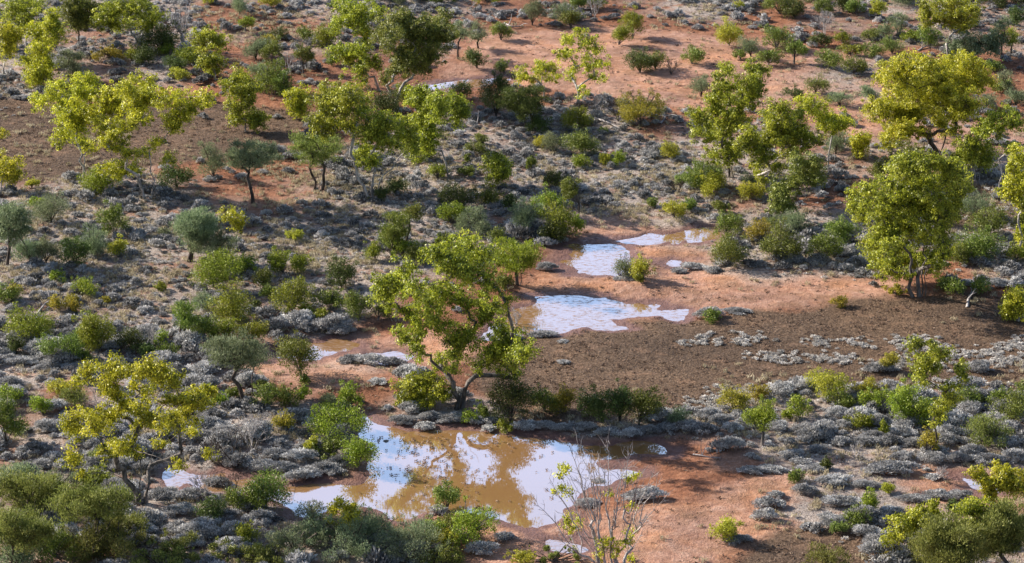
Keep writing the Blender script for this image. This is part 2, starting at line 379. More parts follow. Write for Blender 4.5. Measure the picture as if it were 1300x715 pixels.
gum(1190, 212, [(1124,96,12),(1138,88,13),(1157,84,14),(1177,86,13),(1193,84,14),(1212,79,14),(1231,79,12),(1243,93,11),(1255,105,9),(1143,103,14),(1165,105,16),(1188,103,16),(1210,105,14),(1141,119,14),(1162,122,14),(1186,117,15),(1205,117,15),(1227,112,14),(1227,129,15),(1207,134,15),(1188,134,14),(1108,136,10),(1122,143,13),(1136,134,12),(1146,146,11),(1155,141,12),(1174,141,12),(1227,143,11),(1200,158,10),(1212,165,8),(1131,167,9),(1143,165,10),(1155,162,11),(1169,167,9),(1138,179,9),(1124,179,8)],
    14, stems=2, r0=.27, leaf='gumy', bark='dark_bark', label='broad yellow-topped gum with a domed crown and dark forked trunk, upper right')
gum(1240, 232, [(1226,186,11),(1240,180,11),(1252,192,11),(1232,200,12),(1250,205,9),(1218,198,9)], 15, stems=3, r0=.08, label='small pale-stemmed gum right behind the tall many-stemmed gum')
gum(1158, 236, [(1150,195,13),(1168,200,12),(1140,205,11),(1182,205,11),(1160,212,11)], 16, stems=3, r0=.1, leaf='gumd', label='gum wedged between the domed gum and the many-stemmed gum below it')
gum(1268, 247, [(1245,165,8),(1255,155,11),(1267,150,11),(1281,148,10),(1288,155,9),(1269,162,10),(1255,167,9),(1279,188,7),(1291,191,8)], 17, stems=1, r0=.1, fill=.8, label='slender gum with a flat small crown on a thin bare trunk, far right')
gum(1298, 332, [(1285,219,11),(1295,232,12),(1279,242,9),(1292,248,9),(1296,205,10),(1293,190,8),(1300,262,9),(1296,292,8),(1299,311,9)], 18, stems=1, r0=.13, leaf='gumy', label='tall gum cut by the right edge of the picture, beside the slender gum')
gum(1290, 415, [(1281,386,9),(1292,374,11),(1284,398,9),(1297,392,11),(1277,393,6)], 19, stems=2, r0=.1, leaf='gumy', label='low bright yellow-green gum at the right end of the brown cloddy field')
gum(181, 645, [(94,483,8),(109,477,9),(115,465,7),(134,474,13),(152,468,14),(168,474,12),(186,471,12),(202,468,12),(223,480,9),(203,482,10),(257,495,10),(271,498,7),(245,508,12),(232,505,9),(260,511,9),(214,508,7),(226,520,11),(245,526,10),(85,541,10),(100,532,13),(118,535,12),(100,548,9),(115,546,8),(134,526,12),(140,538,10),(88,578,10),(97,584,6),(103,603,5),(158,508,9),(180,511,9),(162,520,8),(192,529,11),(177,538,8),(208,532,11),(226,541,11),(245,545,9),(146,563,11),(165,563,10),(134,572,8),(155,572,9),(171,578,6),(205,563,7),(263,575,6),(226,591,8),(189,495,8),(137,497,9)],
    20, stems=3, r0=.26, fill=.85, leaf='gumy', bark='grey_bark', label='wide spreading gum with yellow outer leaves and grey forked trunk, lower left')
gum(471, 258, [(410,125,13),(428,115,14),(447,120,14),(458,130,12),(423,133,14),(442,136,12),(410,141,10),(401,154,8),(410,165,10),(426,157,10),(452,160,10)], 21, stems=1, r0=.2, label='gum on a long pale trunk leaning left, above the pale grass patch')
gum(474, 257, [(471,157,13),(487,165,13),(468,173,12),(484,181,11),(463,188,9),(492,152,11),(508,160,12),(519,170,11),(508,184,9),(464,207,8),(476,205,8),(524,185,9),(527,197,8),(458,197,7)], 22, stems=3, r0=.15, label='three-stemmed gum growing from the same foot as the left-leaning pale trunk')
gum(571, 231, [(532,117,9),(529,130,11),(545,128,13),(559,125,11),(540,144,12),(556,144,12),(540,157,11),(575,130,10),(585,136,10),(580,149,9),(591,144,6),(540,173,11),(551,170,9),(531,186,9),(543,189,8)], 23, stems=2, r0=.12, label='gum with two thin pale stems and open crown, right of the left-leaning gum')
gum(482, 120, [(435,6,11),(440,15,11),(431,29,7),(425,35,7),(450,12,8),(458,21,9),(450,33,9),(465,6,7),(483,17,8),(458,38,8),(466,46,7),(429,65,10),(438,69,10),(448,63,9),(446,79,8),(460,63,8),(467,75,8),(460,83,7),(458,94,7),(461,104,7),(480,83,7),(470,-12,9)], 24, stems=1, r0=.16, fill=.85, label='very tall straight gum with a bare grey pole trunk, top centre')
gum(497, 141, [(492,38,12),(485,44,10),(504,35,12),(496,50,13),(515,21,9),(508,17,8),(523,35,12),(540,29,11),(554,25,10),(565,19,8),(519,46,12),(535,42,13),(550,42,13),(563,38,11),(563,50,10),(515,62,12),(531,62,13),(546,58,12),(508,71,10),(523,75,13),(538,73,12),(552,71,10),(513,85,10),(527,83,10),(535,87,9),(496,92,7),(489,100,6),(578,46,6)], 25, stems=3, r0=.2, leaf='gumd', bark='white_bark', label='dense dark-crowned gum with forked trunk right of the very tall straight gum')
gum(105, 240, [(50,128,11),(77,111,11),(104,104,11),(117,104,10),(80,134,12),(100,118,12),(128,118,9),(87,144,11),(84,161,11),(77,178,9),(97,168,10),(114,141,10),(108,185,7),(100,151,9)], 26, stems=1, r0=.15, leaf='gumy', label='gum with layered crown on one thin pale trunk beside the upper left brown flat')
gum(190, 258, [(117,144,11),(131,131,12),(148,117,11),(164,111,12),(185,104,11),(174,124,12),(191,121,10),(151,144,11),(134,158,12),(151,164,11),(168,141,11),(181,150,8),(211,127,11),(228,127,11),(248,131,10),(265,124,9),(215,148,9),(221,161,9),(236,144,8),(134,181,8),(116,188,6),(198,181,7),(215,201,7),(161,195,9),(148,215,9),(181,195,7),(134,212,7),(168,214,8)], 27, stems=5, r0=.17, leaf='gumy', fill=1.15, label='widest gum at upper left, many pale stems fanning up from the grey scrub')
gum(175, 67, [(131,20,10),(144,13,12),(161,7,12),(181,10,12),(198,20,10),(178,27,10),(191,33,8),(161,23,10),(141,27,9),(127,31,7),(151,34,6)], 28, stems=1, r0=.16, label='umbrella-topped gum with pale leaning trunk, left of the bare grey dead tree')
gum(99, 63, [(87,10,11),(103,3,12),(121,13,8),(97,24,11),(111,20,10),(104,34,7),(90,27,7)], 29, stems=1, r0=.12, leaf='gumd', bark='dark_bark', label='dark-trunked gum with an oval crown in the top left corner group')
gum(33, 80, [(13,7,12),(27,10,12),(40,17,11),(20,24,11),(34,32,9),(47,5,8)], 30, stems=1, r0=.12, label='tall gum with white trunk against the top left corner')
gum(6, 102, [(4,37,10),(13,54,10),(7,64,9),(10,42,8),(26,40,7)], 31, stems=1, r0=.1, leaf='gumy', label='yellow gum cut by the left edge just below the corner')
gum(55, 113, [(44,37,9),(67,20,8),(64,37,11),(54,50,12),(74,44,10),(50,64,11),(37,77,10),(57,77,10),(44,94,10),(60,91,9),(48,106,8)], 32, stems=3, r0=.11, leaf='gumy', label='columnar yellow-green gum leafy to the ground in the top left group')
gum(272, 107, [(252,47,8),(268,44,10),(282,54,9),(255,57,9),(272,60,9),(265,77,9),(259,80,7),(276,80,8),(268,94,8)], 33, stems=2, r0=.08, label='young upright gum right of the bare grey dead tree')
gum(313, 173, [(302,94,9),(289,109,8),(312,101,10),(302,117,11),(319,117,10),(295,134,8),(312,131,10),(302,151,8),(319,148,9),(326,158,8),(332,148,7)], 34, stems=2, r0=.1, label='narrow leafy gum at the right end of the upper left brown flat')
gum(5, 250, [(10,208,10),(20,218,8),(7,225,10),(2,170,5),(-6,200,10)], 35, stems=2, r0=.09, leaf='gumy', label='small yellow gum on the left edge below the brown flat')
gum(308, 311, [(295,275,9),(305,279,7),(302,290,5),(288,272,7)], 36, stems=1, r0=.05, fill=.7, leaf='gumy', label='thin sapling gum peeping over the flat-topped grey mulga')
gum(731, 148, [(730,44,9),(717,50,7),(737,57,8),(724,67,7),(754,54,8),(757,67,6),(764,80,8),(751,84,8),(730,84,7),(724,97,7),(741,114,7),(767,97,5),(710,70,6),(754,98,6)], 37, stems=1, r0=.2, fill=.6, leaf='gumy', label='sparse gum with a bent bright white trunk in front of the pink sand')
gum(690, 127, [(667,91,8),(684,84,8),(700,84,7),(677,100,7),(660,97,6),(704,100,7),(690,94,7)], 38, stems=1, r0=.1, fill=.6, leaf='gumy', label='low sparse yellow gum leaning left of the bent white trunk')
gum(929, 230, [(920,84,7),(957,87,10),(968,92,9),(954,101,9),(918,95,8),(912,115,11),(934,106,9),(926,126,13),(943,120,11),(906,131,10),(912,148,12),(932,145,12),(890,151,10),(882,143,7),(904,162,11),(920,168,11),(940,154,10),(926,184,7),(965,115,7),(909,176,7),(905,197,9),(925,202,9),(890,172,9),(938,190,9),(950,130,11),(960,110,9)], 39, stems=3, r0=.14, bark='grey_bark', label='tall narrow gum with twin spires, first of the gums right of centre')
gum(968, 254, [(948,168,10),(945,182,10),(960,182,10),(976,145,10),(987,137,10),(999,148,11),(982,157,10),(1013,143,8),(990,179,7),(971,193,7),(1010,162,12),(1021,176,13),(1001,173,10),(1035,179,8),(985,212,9),(960,207,9),(1005,192,11),(975,175,11),(990,165,11),(968,222,8)], 40, stems=2, r0=.15, label='gum with a bright white lower trunk just right of the twin-spired gum')
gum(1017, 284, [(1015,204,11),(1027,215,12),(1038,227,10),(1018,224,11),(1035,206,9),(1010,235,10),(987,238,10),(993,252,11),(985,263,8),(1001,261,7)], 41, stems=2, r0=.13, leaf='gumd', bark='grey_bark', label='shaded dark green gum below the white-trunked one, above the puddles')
gum(1050, 226, [(1021,131,9),(1035,134,11),(1049,151,9),(1066,151,11),(1077,157,7),(1055,163,9),(1041,151,8)], 42, stems=2, r0=.09, leaf='gumy', label='bright flat-crowned small gum behind the shaded dark green gum')
gum(1205, 80, [(1175,7,8),(1185,20,8),(1175,30,7),(1195,7,10),(1212,3,11),(1232,7,11),(1222,20,11),(1205,20,9),(1238,17,8),(1225,32,9),(1203,32,6)], 43, stems=1, r0=.15, leaf='gum', label='pale-limbed gum reaching out of the top edge at upper right')
gum(1236, 84, [(1212,57,9),(1228,54,10),(1245,54,9),(1259,50,9),(1218,67,8),(1262,64,7),(1238,67,7)], 44, stems=2, r0=.09, leaf='e', bark='dark_bark', label='dull grey-green spreading tree in front of the pale-limbed top gum')
gum(1185, 583, [(1161,436,8),(1171,443,12),(1191,443,10),(1178,453,9),(1198,450,8),(1168,467,9),(1185,467,8),(1218,467,8),(1201,498,13),(1198,512,11),(1188,528,11),(1212,505,8),(1173,482,8),(1225,478,7)], 45, stems=1, r0=.09, leaf='gum', bark='dark_bark', fill=.75, label='tall lanky sapling gum rising from the saltbush in front of the brown field')
gum(1092, 206, [(1093,177,8),(1086,184,8),(1091,193,7),(1098,179,7)], 46, stems=1, r0=.05, leaf='gumy', label='little egg-shaped yellow gum sapling left of the domed gum')
gum(632, 241, [(630,199,8),(638,206,8),(624,210,9),(634,218,9),(642,214,8),(628,228,8)], 47, stems=2, r0=.06, leaf='gum', label='stubby leafy gum sapling among grey saltbush above the picture centre')
gum(378, 157, [(372,121,8),(382,119,8),(370,132,9),(384,131,9),(378,142,8)], 48, stems=2, r0=.06, leaf='gumy', label='bright yellow egg-shaped gum standing alone left of the tall centre gums')
gum(437, 692, [(430,640,5),(425,650,7),(440,645,6),(445,655,8),(422,662,7),(432,668,7),(450,664,5)], 49, stems=2, r0=.05, leaf='gumy', fill=.7, label='yellow-leaved sapling rising from the grey-green thicket at the bottom edge')
gum(1155, 722, [(1137,659,8),(1135,675,9),(1126,685,6),(1147,669,9),(1167,655,11),(1179,663,10),(1157,663,10),(1161,675,9),(1177,649,8),(1186,642,6)], 50, stems=3, r0=.08, leaf='gum', label='bushy young gum at the bottom edge, left of the big olive tree')
gum(1280, 668, [(1240,602,9),(1248,610,7),(1256,610,10),(1272,596,9),(1282,604,9),(1272,610,8),(1282,619,10),(1297,606,10),(1256,625,8),(1293,619,9),(1262,631,7)], 51, stems=2, r0=.1, leaf='gumy', bark='dark_bark', label='yellow-green gum in the lower right corner above the olive tree')
gum(1238, 740, [(1220,645,8),(1232,643,9),(1244,641,9),(1222,667,8),(1217,673,6),(1224,690,10),(1232,690,8),(1240,671,9),(1250,667,7),(1260,683,7),(1252,692,8),(1244,700,8)], 52, stems=3, r0=.08, leaf='gum', label='shiny-leaved gum mixed into the olive thicket of the lower right corner')
gum(775, 728, [(713,593,4.5),(721,597,4),(710,603,4),(715,619,4.5),(721,625,4.5),(705,625,3.5),(721,658,8),(728,670,7),(717,665,6),(735,663,4),(795,608,4.5),(807,603,3.5),(775,627,4),(800,642,3.5),(763,686,7),(779,688,7),(795,677,6),(795,688,7),(765,698,8),(784,700,7),(802,709,7),(758,709,7)],
    53, stems=9, r0=.17, leaf='gumy', bark='dead_wood', fill=.5, lsize=.9, depth=.16, bare=[(724,568),(733,564),(747,580),(770,562),(696,608),(684,642),(712,652),(750,602),(818,590),(826,608),(839,612),(843,634),(816,661),(800,575),(785,600),(760,585),(742,610),(726,630),(812,625),(748,665),(808,690),(735,588),(780,640),(792,588),(768,600),(738,640),(757,640),(706,685)],
    label='nearly leafless tree with pale upswept branches and a few leaf tufts, below the pond')

# bare grey dead tree
build_tree('dead_tree', 'tree', None, 231, 66, [], 60, stems=1, bark='dead_wood', r0=.17, bare=[(219,0),(228,-8),(237,2),(222,18),(240,14),(232,22),(215,8),(243,-2),(226,34)], label='bare grey dead tree with no leaves standing at the upper left')

# mulgas: dark stems, fine foliage in flattened crowns  (crown centre x, y, w, h, base x, base y)
MUL = [(320,196,78,46,323,263,'e','open umbrella-shaped mulga with dark trunk right of the upper left brown flat'),
 (401,187,74,44,404,247,'o','olive mulga with neat round crown and short dark trunk left of the leaning gum'),
 (13,281,66,58,7,342,'e','dark grey-green mulga with bent trunk on the left edge'),
 (248,287,60,56,240,340,'e','big dome-shaped grey-green mulga on the grey plain, left of centre'),
 (270,310,70,34,298,342,'e','flat-topped grey mulga leaning in front of the dome-shaped one'),
 (302,446,86,46,318,519,'e','spreading mulga with black branching trunk, right of the wide spreading gum'),
 (118,638,112,54,122,710,'o','large olive mulga with fan of dark branches in the lower left corner'),
 (235,400,34,44,229,441,'g','thin tall green mulga on the lower left plain'),
 (503,290,38,44,500,333,'g','loose two-lobed green mulga left of the top of the largest gum'),
 (525,268,28,26,512,320,'g','slim green mulga touching the two-lobed one on its right side'),
 (1140,28,28,34,1140,51,'e','small round blue-grey mulga behind the pink sand at upper right'),
 (605,42,26,28,606,66,'e','small grey-green mulga beside the trees at top centre'),
 (584,38,22,36,583,78,'e','thin grey-green mulga on a dark stick trunk, top centre'),
 (1271,38,24,40,1272,76,'e','narrow grey mulga near the top right corner'),
 (1283,48,20,26,1284,76,'b','bright green little tree next to the narrow grey mulga in the top right corner'),
 (40,620,105,50,45,668,'o','broad olive mulga on the left edge of the lower left thicket'),
 (25,672,95,56,15,728,'o','yellowish olive mulga in the bottom left corner'),
 (1205,690,90,80,1208,760,'o','tall feathery olive tree on the bottom edge in the lower right corner'),
 (1272,672,70,80,1280,745,'o','grey-olive feathery tree beside the tall one in the lower right corner'),
 (90,78,36,36,92,104,'e','dim grey-green mulga among the top left gums'),
 (1105,120,24,26,1116,142,'e','round grey mulga beside the left end of the domed gum'),
 (1278,105,26,26,1277,126,'e','pale grey-green mulga below the top right corner'),
 (655,326,70,46,655,364,'b','bright yellow-green wispy tree right of the top of the largest gum'),
 (665,128,66,48,672,170,'d','big dark round tree left of the bent white trunk'),
]
for i, (cx, cy, w, h, bx, by, lf, lab) in enumerate(MUL):
    rg = random.Random(900+i); n = max(5, int(w*h/150)); bl = []
    for k in range(n):
        a = k*2.39996; rr = math.sqrt((k+.5)/n)
        bl.append((cx+rr*math.cos(a)*(w*.5-min(w, h)*.17), cy+rr*math.sin(a)*(h*.5-min(w, h)*.17)+rg.uniform(-4, 4), min(w, h)*.2*rg.uniform(.6, 1.3)))
    build_tree('mulga_tree', 'tree', 'mulgas and other fine-leaved trees', bx, by, bl, 900+i, stems=4 if w > 60 else 2, leaf=lf, bark='dark_bark', r0=.10+.0012*w, style='fine', fill=1.0 if w < 65 else (.75 if w < 90 else .55), label=lab)

# ------------------------------------------------------------------ green shrubs: x, foot y, width, height, kind (capital: raised on a stem)
SH = """168 84 15 17 b;205 76 40 34 d;180 90 26 22 d;140 84 34 16 y;270 235 25 40 e;225 248 30 28 d;130 252 38 32 b;268 12 20 12 y;305 28 22 22 e;312 46 16 14 B;325 84 25 20 e;330 104 24 18 e
212 78 18 14 b;235 90 24 22 b;228 108 20 14 y;222 98 22 18 d;500 14 44 18 e;528 10 30 16 d;345 18 22 16 y;412 68 28 26 b;386 60 20 16 g;356 57 18 14 d;341 64 16 12 y;347 88 22 26 g;329 78 18 24 e;385 98 18 26 G
352 98 18 14 g;338 130 36 34 g;360 132 22 26 g;421 90 14 15 g;555 234 20 18 b;590 233 18 13 g;546 212 22 20 o;591 218 7 16 g;630 158 30 48 d;652 150 20 26 d;485 158 42 34 d;514 142 26 22 b;582 132 22 18 d;606 92 20 24 d;636 58 20 20 g;618 10 30 14 y
560 12 40 18 d;640 96 16 14 g;735 173 32 24 b;813 172 62 48 y;683 177 24 18 d;676 38 22 32 e;715 34 20 22 e;725 42 20 22 g;731 19 18 20 g;750 19 26 20 g;785 64 20 26 b;803 56 24 34 b;812 101 30 28 d;832 96 26 20 g
878 88 24 20 g;925 66 26 30 y;952 79 20 24 e;940 82 14 12 g;935 18 12 10 y;985 72 34 28 g;975 90 24 18 g;890 131 20 24 e;740 206 32 34 g;703 203 22 22 e;690 195 18 16 y;740 219 20 15 b;768 215 14 14 y;782 217 14 18 b;673 228 10 26 g;852 210 18 22 y;893 250 36 36 g
706 246 26 20 d;990 27 42 28 g;1008 30 24 20 d;1050 24 20 18 g;1070 22 20 20 d;1088 27 18 22 g;1114 31 16 22 y;1150 14 26 24 e;1008 86 22 22 G;1042 66 26 16 d;1070 63 16 15 b;1105 58 16 15 g;1125 54 18 16 e;1156 60 18 15 b;1050 97 26 24 g;1084 103 22 22 g;1080 78 20 14 b
1110 80 22 16 g;1132 76 22 18 o;1180 66 22 24 g;1035 126 22 20 o;1008 133 20 14 d;1066 141 24 17 e;1250 148 22 20 e;1272 124 20 16 g;1262 98 18 14 g;1290 142 22 18 e;1060 204 26 28 e;1115 236 22 22 g;1240 205 20 16 e;1290 40 20 22 d;1262 18 30 24 d;1230 42 18 18 d
65 294 32 38 e;40 342 26 30 e;60 342 24 28 e;95 348 26 40 d;118 338 30 38 e;145 310 26 36 g;152 333 20 20 y;270 378 48 48 b;312 358 22 24 b;107 384 28 22 b;93 392 14 12 y;75 402 18 18 y;95 404 14 16 y;5 392 26 24 g;16 388 16 16 y;133 392 12 8 y
40 444 48 44 b;20 458 20 20 d;75 471 52 40 g;128 456 38 50 b;107 452 22 36 g;166 456 30 28 d;208 446 18 16 b;190 464 32 18 d;212 462 22 18 g;258 442 30 28 g;262 404 22 22 e;298 420 42 44 b;283 446 34 26 b;318 444 30 28 b;202 378 14 10 b
495 330 26 26 g;477 338 18 20 b;512 338 32 22 b;532 345 26 26 g;360 358 24 30 b;382 354 22 22 b;433 377 32 36 d;335 374 20 22 g;371 406 38 40 b;342 388 18 16 g;418 408 28 26 g;407 416 14 16 b;455 414 30 32 g;480 412 20 22 g;390 408 16 14 b
575 296 28 30 b;583 272 38 28 d;610 308 48 34 e;632 316 18 16 g;617 270 26 20 g;650 278 16 22 d;502 256 20 18 d;480 262 20 14 d;382 489 40 48 g;666 304 32 34 e;693 283 27 32 b;735 276 22 34 G;712 307 36 36 b;702 312 28 24 d;731 300 16 20 b;640 376 20 20 g
786 359 20 24 e;815 364 22 26 y;814 368 10 12 b;923 307 34 28 g;923 347 38 38 g;855 284 28 20 y;902 254 32 26 y;912 276 18 14 g;956 262 28 22 y;960 318 26 26 y;1015 306 32 26 e;990 344 38 42 g;1042 341 32 32 g;1070 320 28 30 g;985 300 24 20 e;901 415 16 16 g
1137 385 32 12 y;1215 382 18 20 g;1202 376 16 16 d;1243 382 22 18 g;1240 338 50 40 g;1255 308 34 34 g;1222 344 22 22 g;1290 308 24 34 g;1290 340 20 20 b;1235 285 30 28 e;1212 340 20 18 y;1065 398 16 12 y
12 519 25 20 b;54 534 20 22 b;73 511 20 18 y;97 526 28 26 o;8 576 34 60 g;128 626 34 22 b;270 669 28 28 d;316 656 44 34 g;281 524 18 14 b;297 514 16 14 g;315 696 22 22 b;225 722 100 34 o;70 722 70 46 g;25 732 60 40 e;112 722 60 50 o;20 632 44 34 e
425 566 78 54 b;420 590 40 22 g;455 594 34 34 b;445 520 24 25 b;420 524 24 18 e;368 524 30 20 g;340 526 28 24 g;388 496 10 10 g;383 516 16 16 b;358 556 20 22 y;395 582 14 18 y;335 652 50 46 g;648 547 44 54 d;592 540 20 14 b;616 538 12 22 g;640 552 18 14 b
567 651 28 32 g;590 704 80 54 b;556 708 40 26 y;690 532 30 28 g;715 532 28 28 y;764 545 40 42 d;787 545 30 42 d;812 547 36 44 g;930 533 32 28 y;967 573 32 44 B;960 514 20 18 y;1047 513 42 32 y;1068 526 28 20 g;1013 539 22 26 b;1002 541 16 12 b
1088 551 28 18 b;1100 514 34 22 y;1114 528 38 24 b;1152 546 36 44 b;1168 546 26 30 b;1175 582 20 32 y;1122 561 10 18 b;1230 524 26 22 g;1254 577 54 40 o;1265 524 20 22 g;1288 540 40 32 g;1300 516 22 20 g;1100 662 22 26 b;919 697 28 30 y;1145 518 20 18 y
450 722 100 60 e;375 722 80 44 e;520 726 80 56 e;410 700 50 34 e;480 696 50 34 e;340 730 70 34 o;565 730 50 30 g;700 728 90 24 o;660 724 30 16 y;1048 736 60 34 o;1130 722 26 18 y;1180 730 60 40 o;1125 478 20 20 y;1163 515 16 14 y;1300 640 30 30 e;1225 12 50 20 d;1285 12 44 22 d;1140 8 34 18 d;545 8 60 18 d;440 8 30 14 d;1040 10 30 14 d;960 6 26 12 g;150 724 90 50 o;205 740 80 40 o;55 665 70 34 o;10 690 60 40 o;75 640 60 34 e;300 726 70 30 g;165 690 40 26 o;560 690 40 26 g;530 700 50 34 e;395 668 34 22 e;445 676 44 26 e""".replace('\n', ';').split(';')
seed = 3000
for s in SH:
    a = s.split(); seed += 1
    shrub(float(a[0]), float(a[1]), float(a[2]), float(a[3]), a[4], seed)

rx = random.Random(42); extra = 0
pk = [[int(v) for v in s.split()[:2]] for s in SH]
while extra < 38:
    ex, ey = rx.uniform(0, 1300), rx.uniform(20, 700); g_ = G(ex, ey); dn = float(dens(np.array([g_[0]]), np.array([g_[1]]))[0])
    if dn < 3 or float(pond_sd(np.array([g_[0]]), np.array([g_[1]]))[0]) < 1.2 or min(math.hypot(ex-a, (ey-b)*2) for a, b in pk) < 26: continue
    q_ = PPM(g_[1])/24; w_ = rx.uniform(12, 22)*q_; seed += 1; pk.append([ex, ey]); extra += 1
    shrub(ex, ey, w_, w_*rx.uniform(.7, 1.0), rx.choice('bggydoe'), seed)

# leafless grey shrubs and fallen timber
def twiggy(cx, by, w, h, seed, look='bare grey'):
    rng = np.random.default_rng(seed); g = G(cx, by-w*.04); ppm = PPM(g[1]); W = w/ppm; H = h/ppm/cp; sk = Skel(); o = root('twiggy_shrub', (g[0], g[1], hz(g[0], g[1])), 'shrub', 'leafless twiggy shrubs')
    def grow(par, p, d, L, lev):
        q = p; last = par
        for i in range(3): q = q+d*L/3+rng.normal(0, .05*L, 3); q[2] = max(q[2], .05); last = sk.add(q, last); 
        if lev < 3:
            for _ in range(3): grow(last, q, unit(d+rng.normal(0, .5, 3)+np.array([0, 0, .1])), L*rng.uniform(.5, .75), lev+1)
    a = sk.add((0, 0, -.05), -1)
    for k in range(7):
        t = rng.uniform(0, 2*PI); grow(a, np.array([0, 0, 0.]), unit(np.array([math.cos(t)*W/H*.5, math.sin(t)*W/H*.5, 1.])), H*.45, 0)
    V, Q = sk.tubes(.05, .008); mk('branches', V, Q, M['dead_wood' if look == 'bare grey' else 'dark_bark'], o, smooth=True)
    reg(o, cx, by, look, 'leafless shrub')
for i, t in enumerate([(300,598,70,50),(320,580,50,44),(185,452,50,34),(270,590,40,30),(420,130,16,14),(367,100,26,26),(852,100,20,18),(755,25,20,22),(1046,52,26,28),(700,22,26,18),(805,350,30,24),(655,412,26,20),(860,250,20,16),(1045,44,22,26),(330,560,34,28),(785,160,34,28),(760,150,26,26),(1085,590,22,18),(740,155,20,22),(600,12,40,30),(260,640,36,34),(295,632,44,30),(590,695,60,24),(1190,612,30,18),(520,55,16,20)]):
    twiggy(*t, 5000+i, 'bare grey' if i % 3 else 'dark brown')
def log(pts, r, label, z=.12):
    rng = np.random.default_rng(int(pts[0][0])); P = []
    Y0 = G(*pts[0])[1]; g0 = G(*pts[0])
    for i, p in enumerate(pts): q = G(*p, z=.25); q[2] = .3+.1*(i % 2); P.append(q)
    P = np.array(P); P = np.concatenate([[P[0]], [P[0]*.5+P[1]*.5+rng.normal(0, .05, 3)], P[1:]]); parts = [tube(P, np.linspace(r, r*.3, len(P)), 6)]
    for k in range(3):
        a = P[rng.integers(1, len(P))]; d = unit(rng.normal(0, 1, 3)*np.array([1, .6, .2])+np.array([0, 0, .5])); parts.append(tube([a, a+d*.5, a+d*.9+rng.normal(0, .12, 3)], [r*.5, r*.35, r*.12], 4))
    V, Q = join(parts); o = mk('fallen_branch', V, Q, M['dead_wood'], smooth=True); o['label'] = label; o['category'] = 'branch'; o['group'] = 'fallen dead branches'
for pts, r, lab in [([(592,166),(605,162),(618,168)], .07, 'bleached fallen branch on grey saltbush right of the two-stemmed gum'),
 ([(700,90),(688,91),(676,93)], .12, 'white fallen bough lying in the low yellow gum left of the bent trunk'),
 ([(752,150),(775,160),(790,165)], .09, 'dark-grey fallen bough behind the rounded yellow-green shrub'),
 ([(838,158),(845,150),(832,148)], .09, 'curled bleached branch beside the rounded yellow-green shrub'),
 ([(690,158),(712,162)], .08, 'bleached branch lying left of the foot of the bent white trunk'),
 ([(45,404),(58,388),(64,382)], .09, 'blackened snag leaning on the grey plain at the left'),
 ([(1228,392),(1233,376),(1240,364)], .1, 'dark broken stump standing right of the tall many-stemmed gum'),
 ([(718,222),(730,214)], .06, 'short bleached stick in the saltbush above the puddles'),
 ([(1165,66),(1178,60),(1190,64)], .08, 'tangle of bleached boughs behind the domed gum at upper right'),
 ([(640,30),(650,36),(660,34)], .07, 'pale fallen limb at the top edge left of the pink sand'),
 ([(1282,585),(1292,578),(1300,582)], .06, 'bleached branch over saltbush at the right edge'),
 ([(880,578),(900,584),(915,583)], .04, 'thin stick lying in the tree shadow right of the pond')]:
    log(pts, r, lab)

# ------------------------------------------------------------------ saltbush
def salt_geo(rng, n, h=.50, lf=.06):
    """unit saltbush: a low dome of many small domes, 1 wide"""
    nl = 24; a = rng.uniform(0, 2*PI, nl); t = rng.uniform(0, 1, nl)**.6
    lob = np.stack([.38*t*np.cos(a), .35*t*np.sin(a), h*(.62-.42*t**2)*rng.uniform(.75, 1.1, nl), rng.uniform(.06, .14, nl)], 1)
    lob = np.concatenate([lob, [[0, 0, h*.3, .22], [.14, .05, h*.25, .18], [-.15, -.04, h*.25, .18]]])
    wt = lob[:, 3]**2; ii = rng.choice(len(lob), n, p=wt/wt.sum()); dv = unit(rng.normal(size=(n, 3))); dv[:, 2] = np.where(dv[:, 2] < -.2, -dv[:, 2], dv[:, 2])
    c = lob[ii, :3]+dv*(lob[ii, 3]*(.45+.85*rng.uniform(0, 1, n)**.8))[:, None]; c[:, 2] = np.maximum(c[:, 2], .01+.03*rng.uniform(0, 1, n))
    L = rng.uniform(.7, 1.3, n)*lf; V, Q = leaves(rng, c, dv*.8+rng.normal(0, .35, (n, 3))+np.array([0, 0, .5]), L, L*.38, dv+np.array([-.15, 0, .35]), .5)
    lv = rng.normal(0, .13, len(lob)); v = np.clip(.47+lv[ii]+rng.normal(0, .19, n), 0, 1)
    return V, Q, v
rng = np.random.default_rng(77)
SV = [salt_geo(np.random.default_rng(100+i), 4600, .44+.02*(i % 6), .062) for i in range(8)]+[salt_geo(np.random.default_rng(150+i), 2300, .44+.02*(i % 6), .085) for i in range(8)]
SVlow = [salt_geo(np.random.default_rng(200+i), 560, .42+.02*(i % 6), .14) for i in range(14)]
hand = []                                     # x, foot y, width px, height px
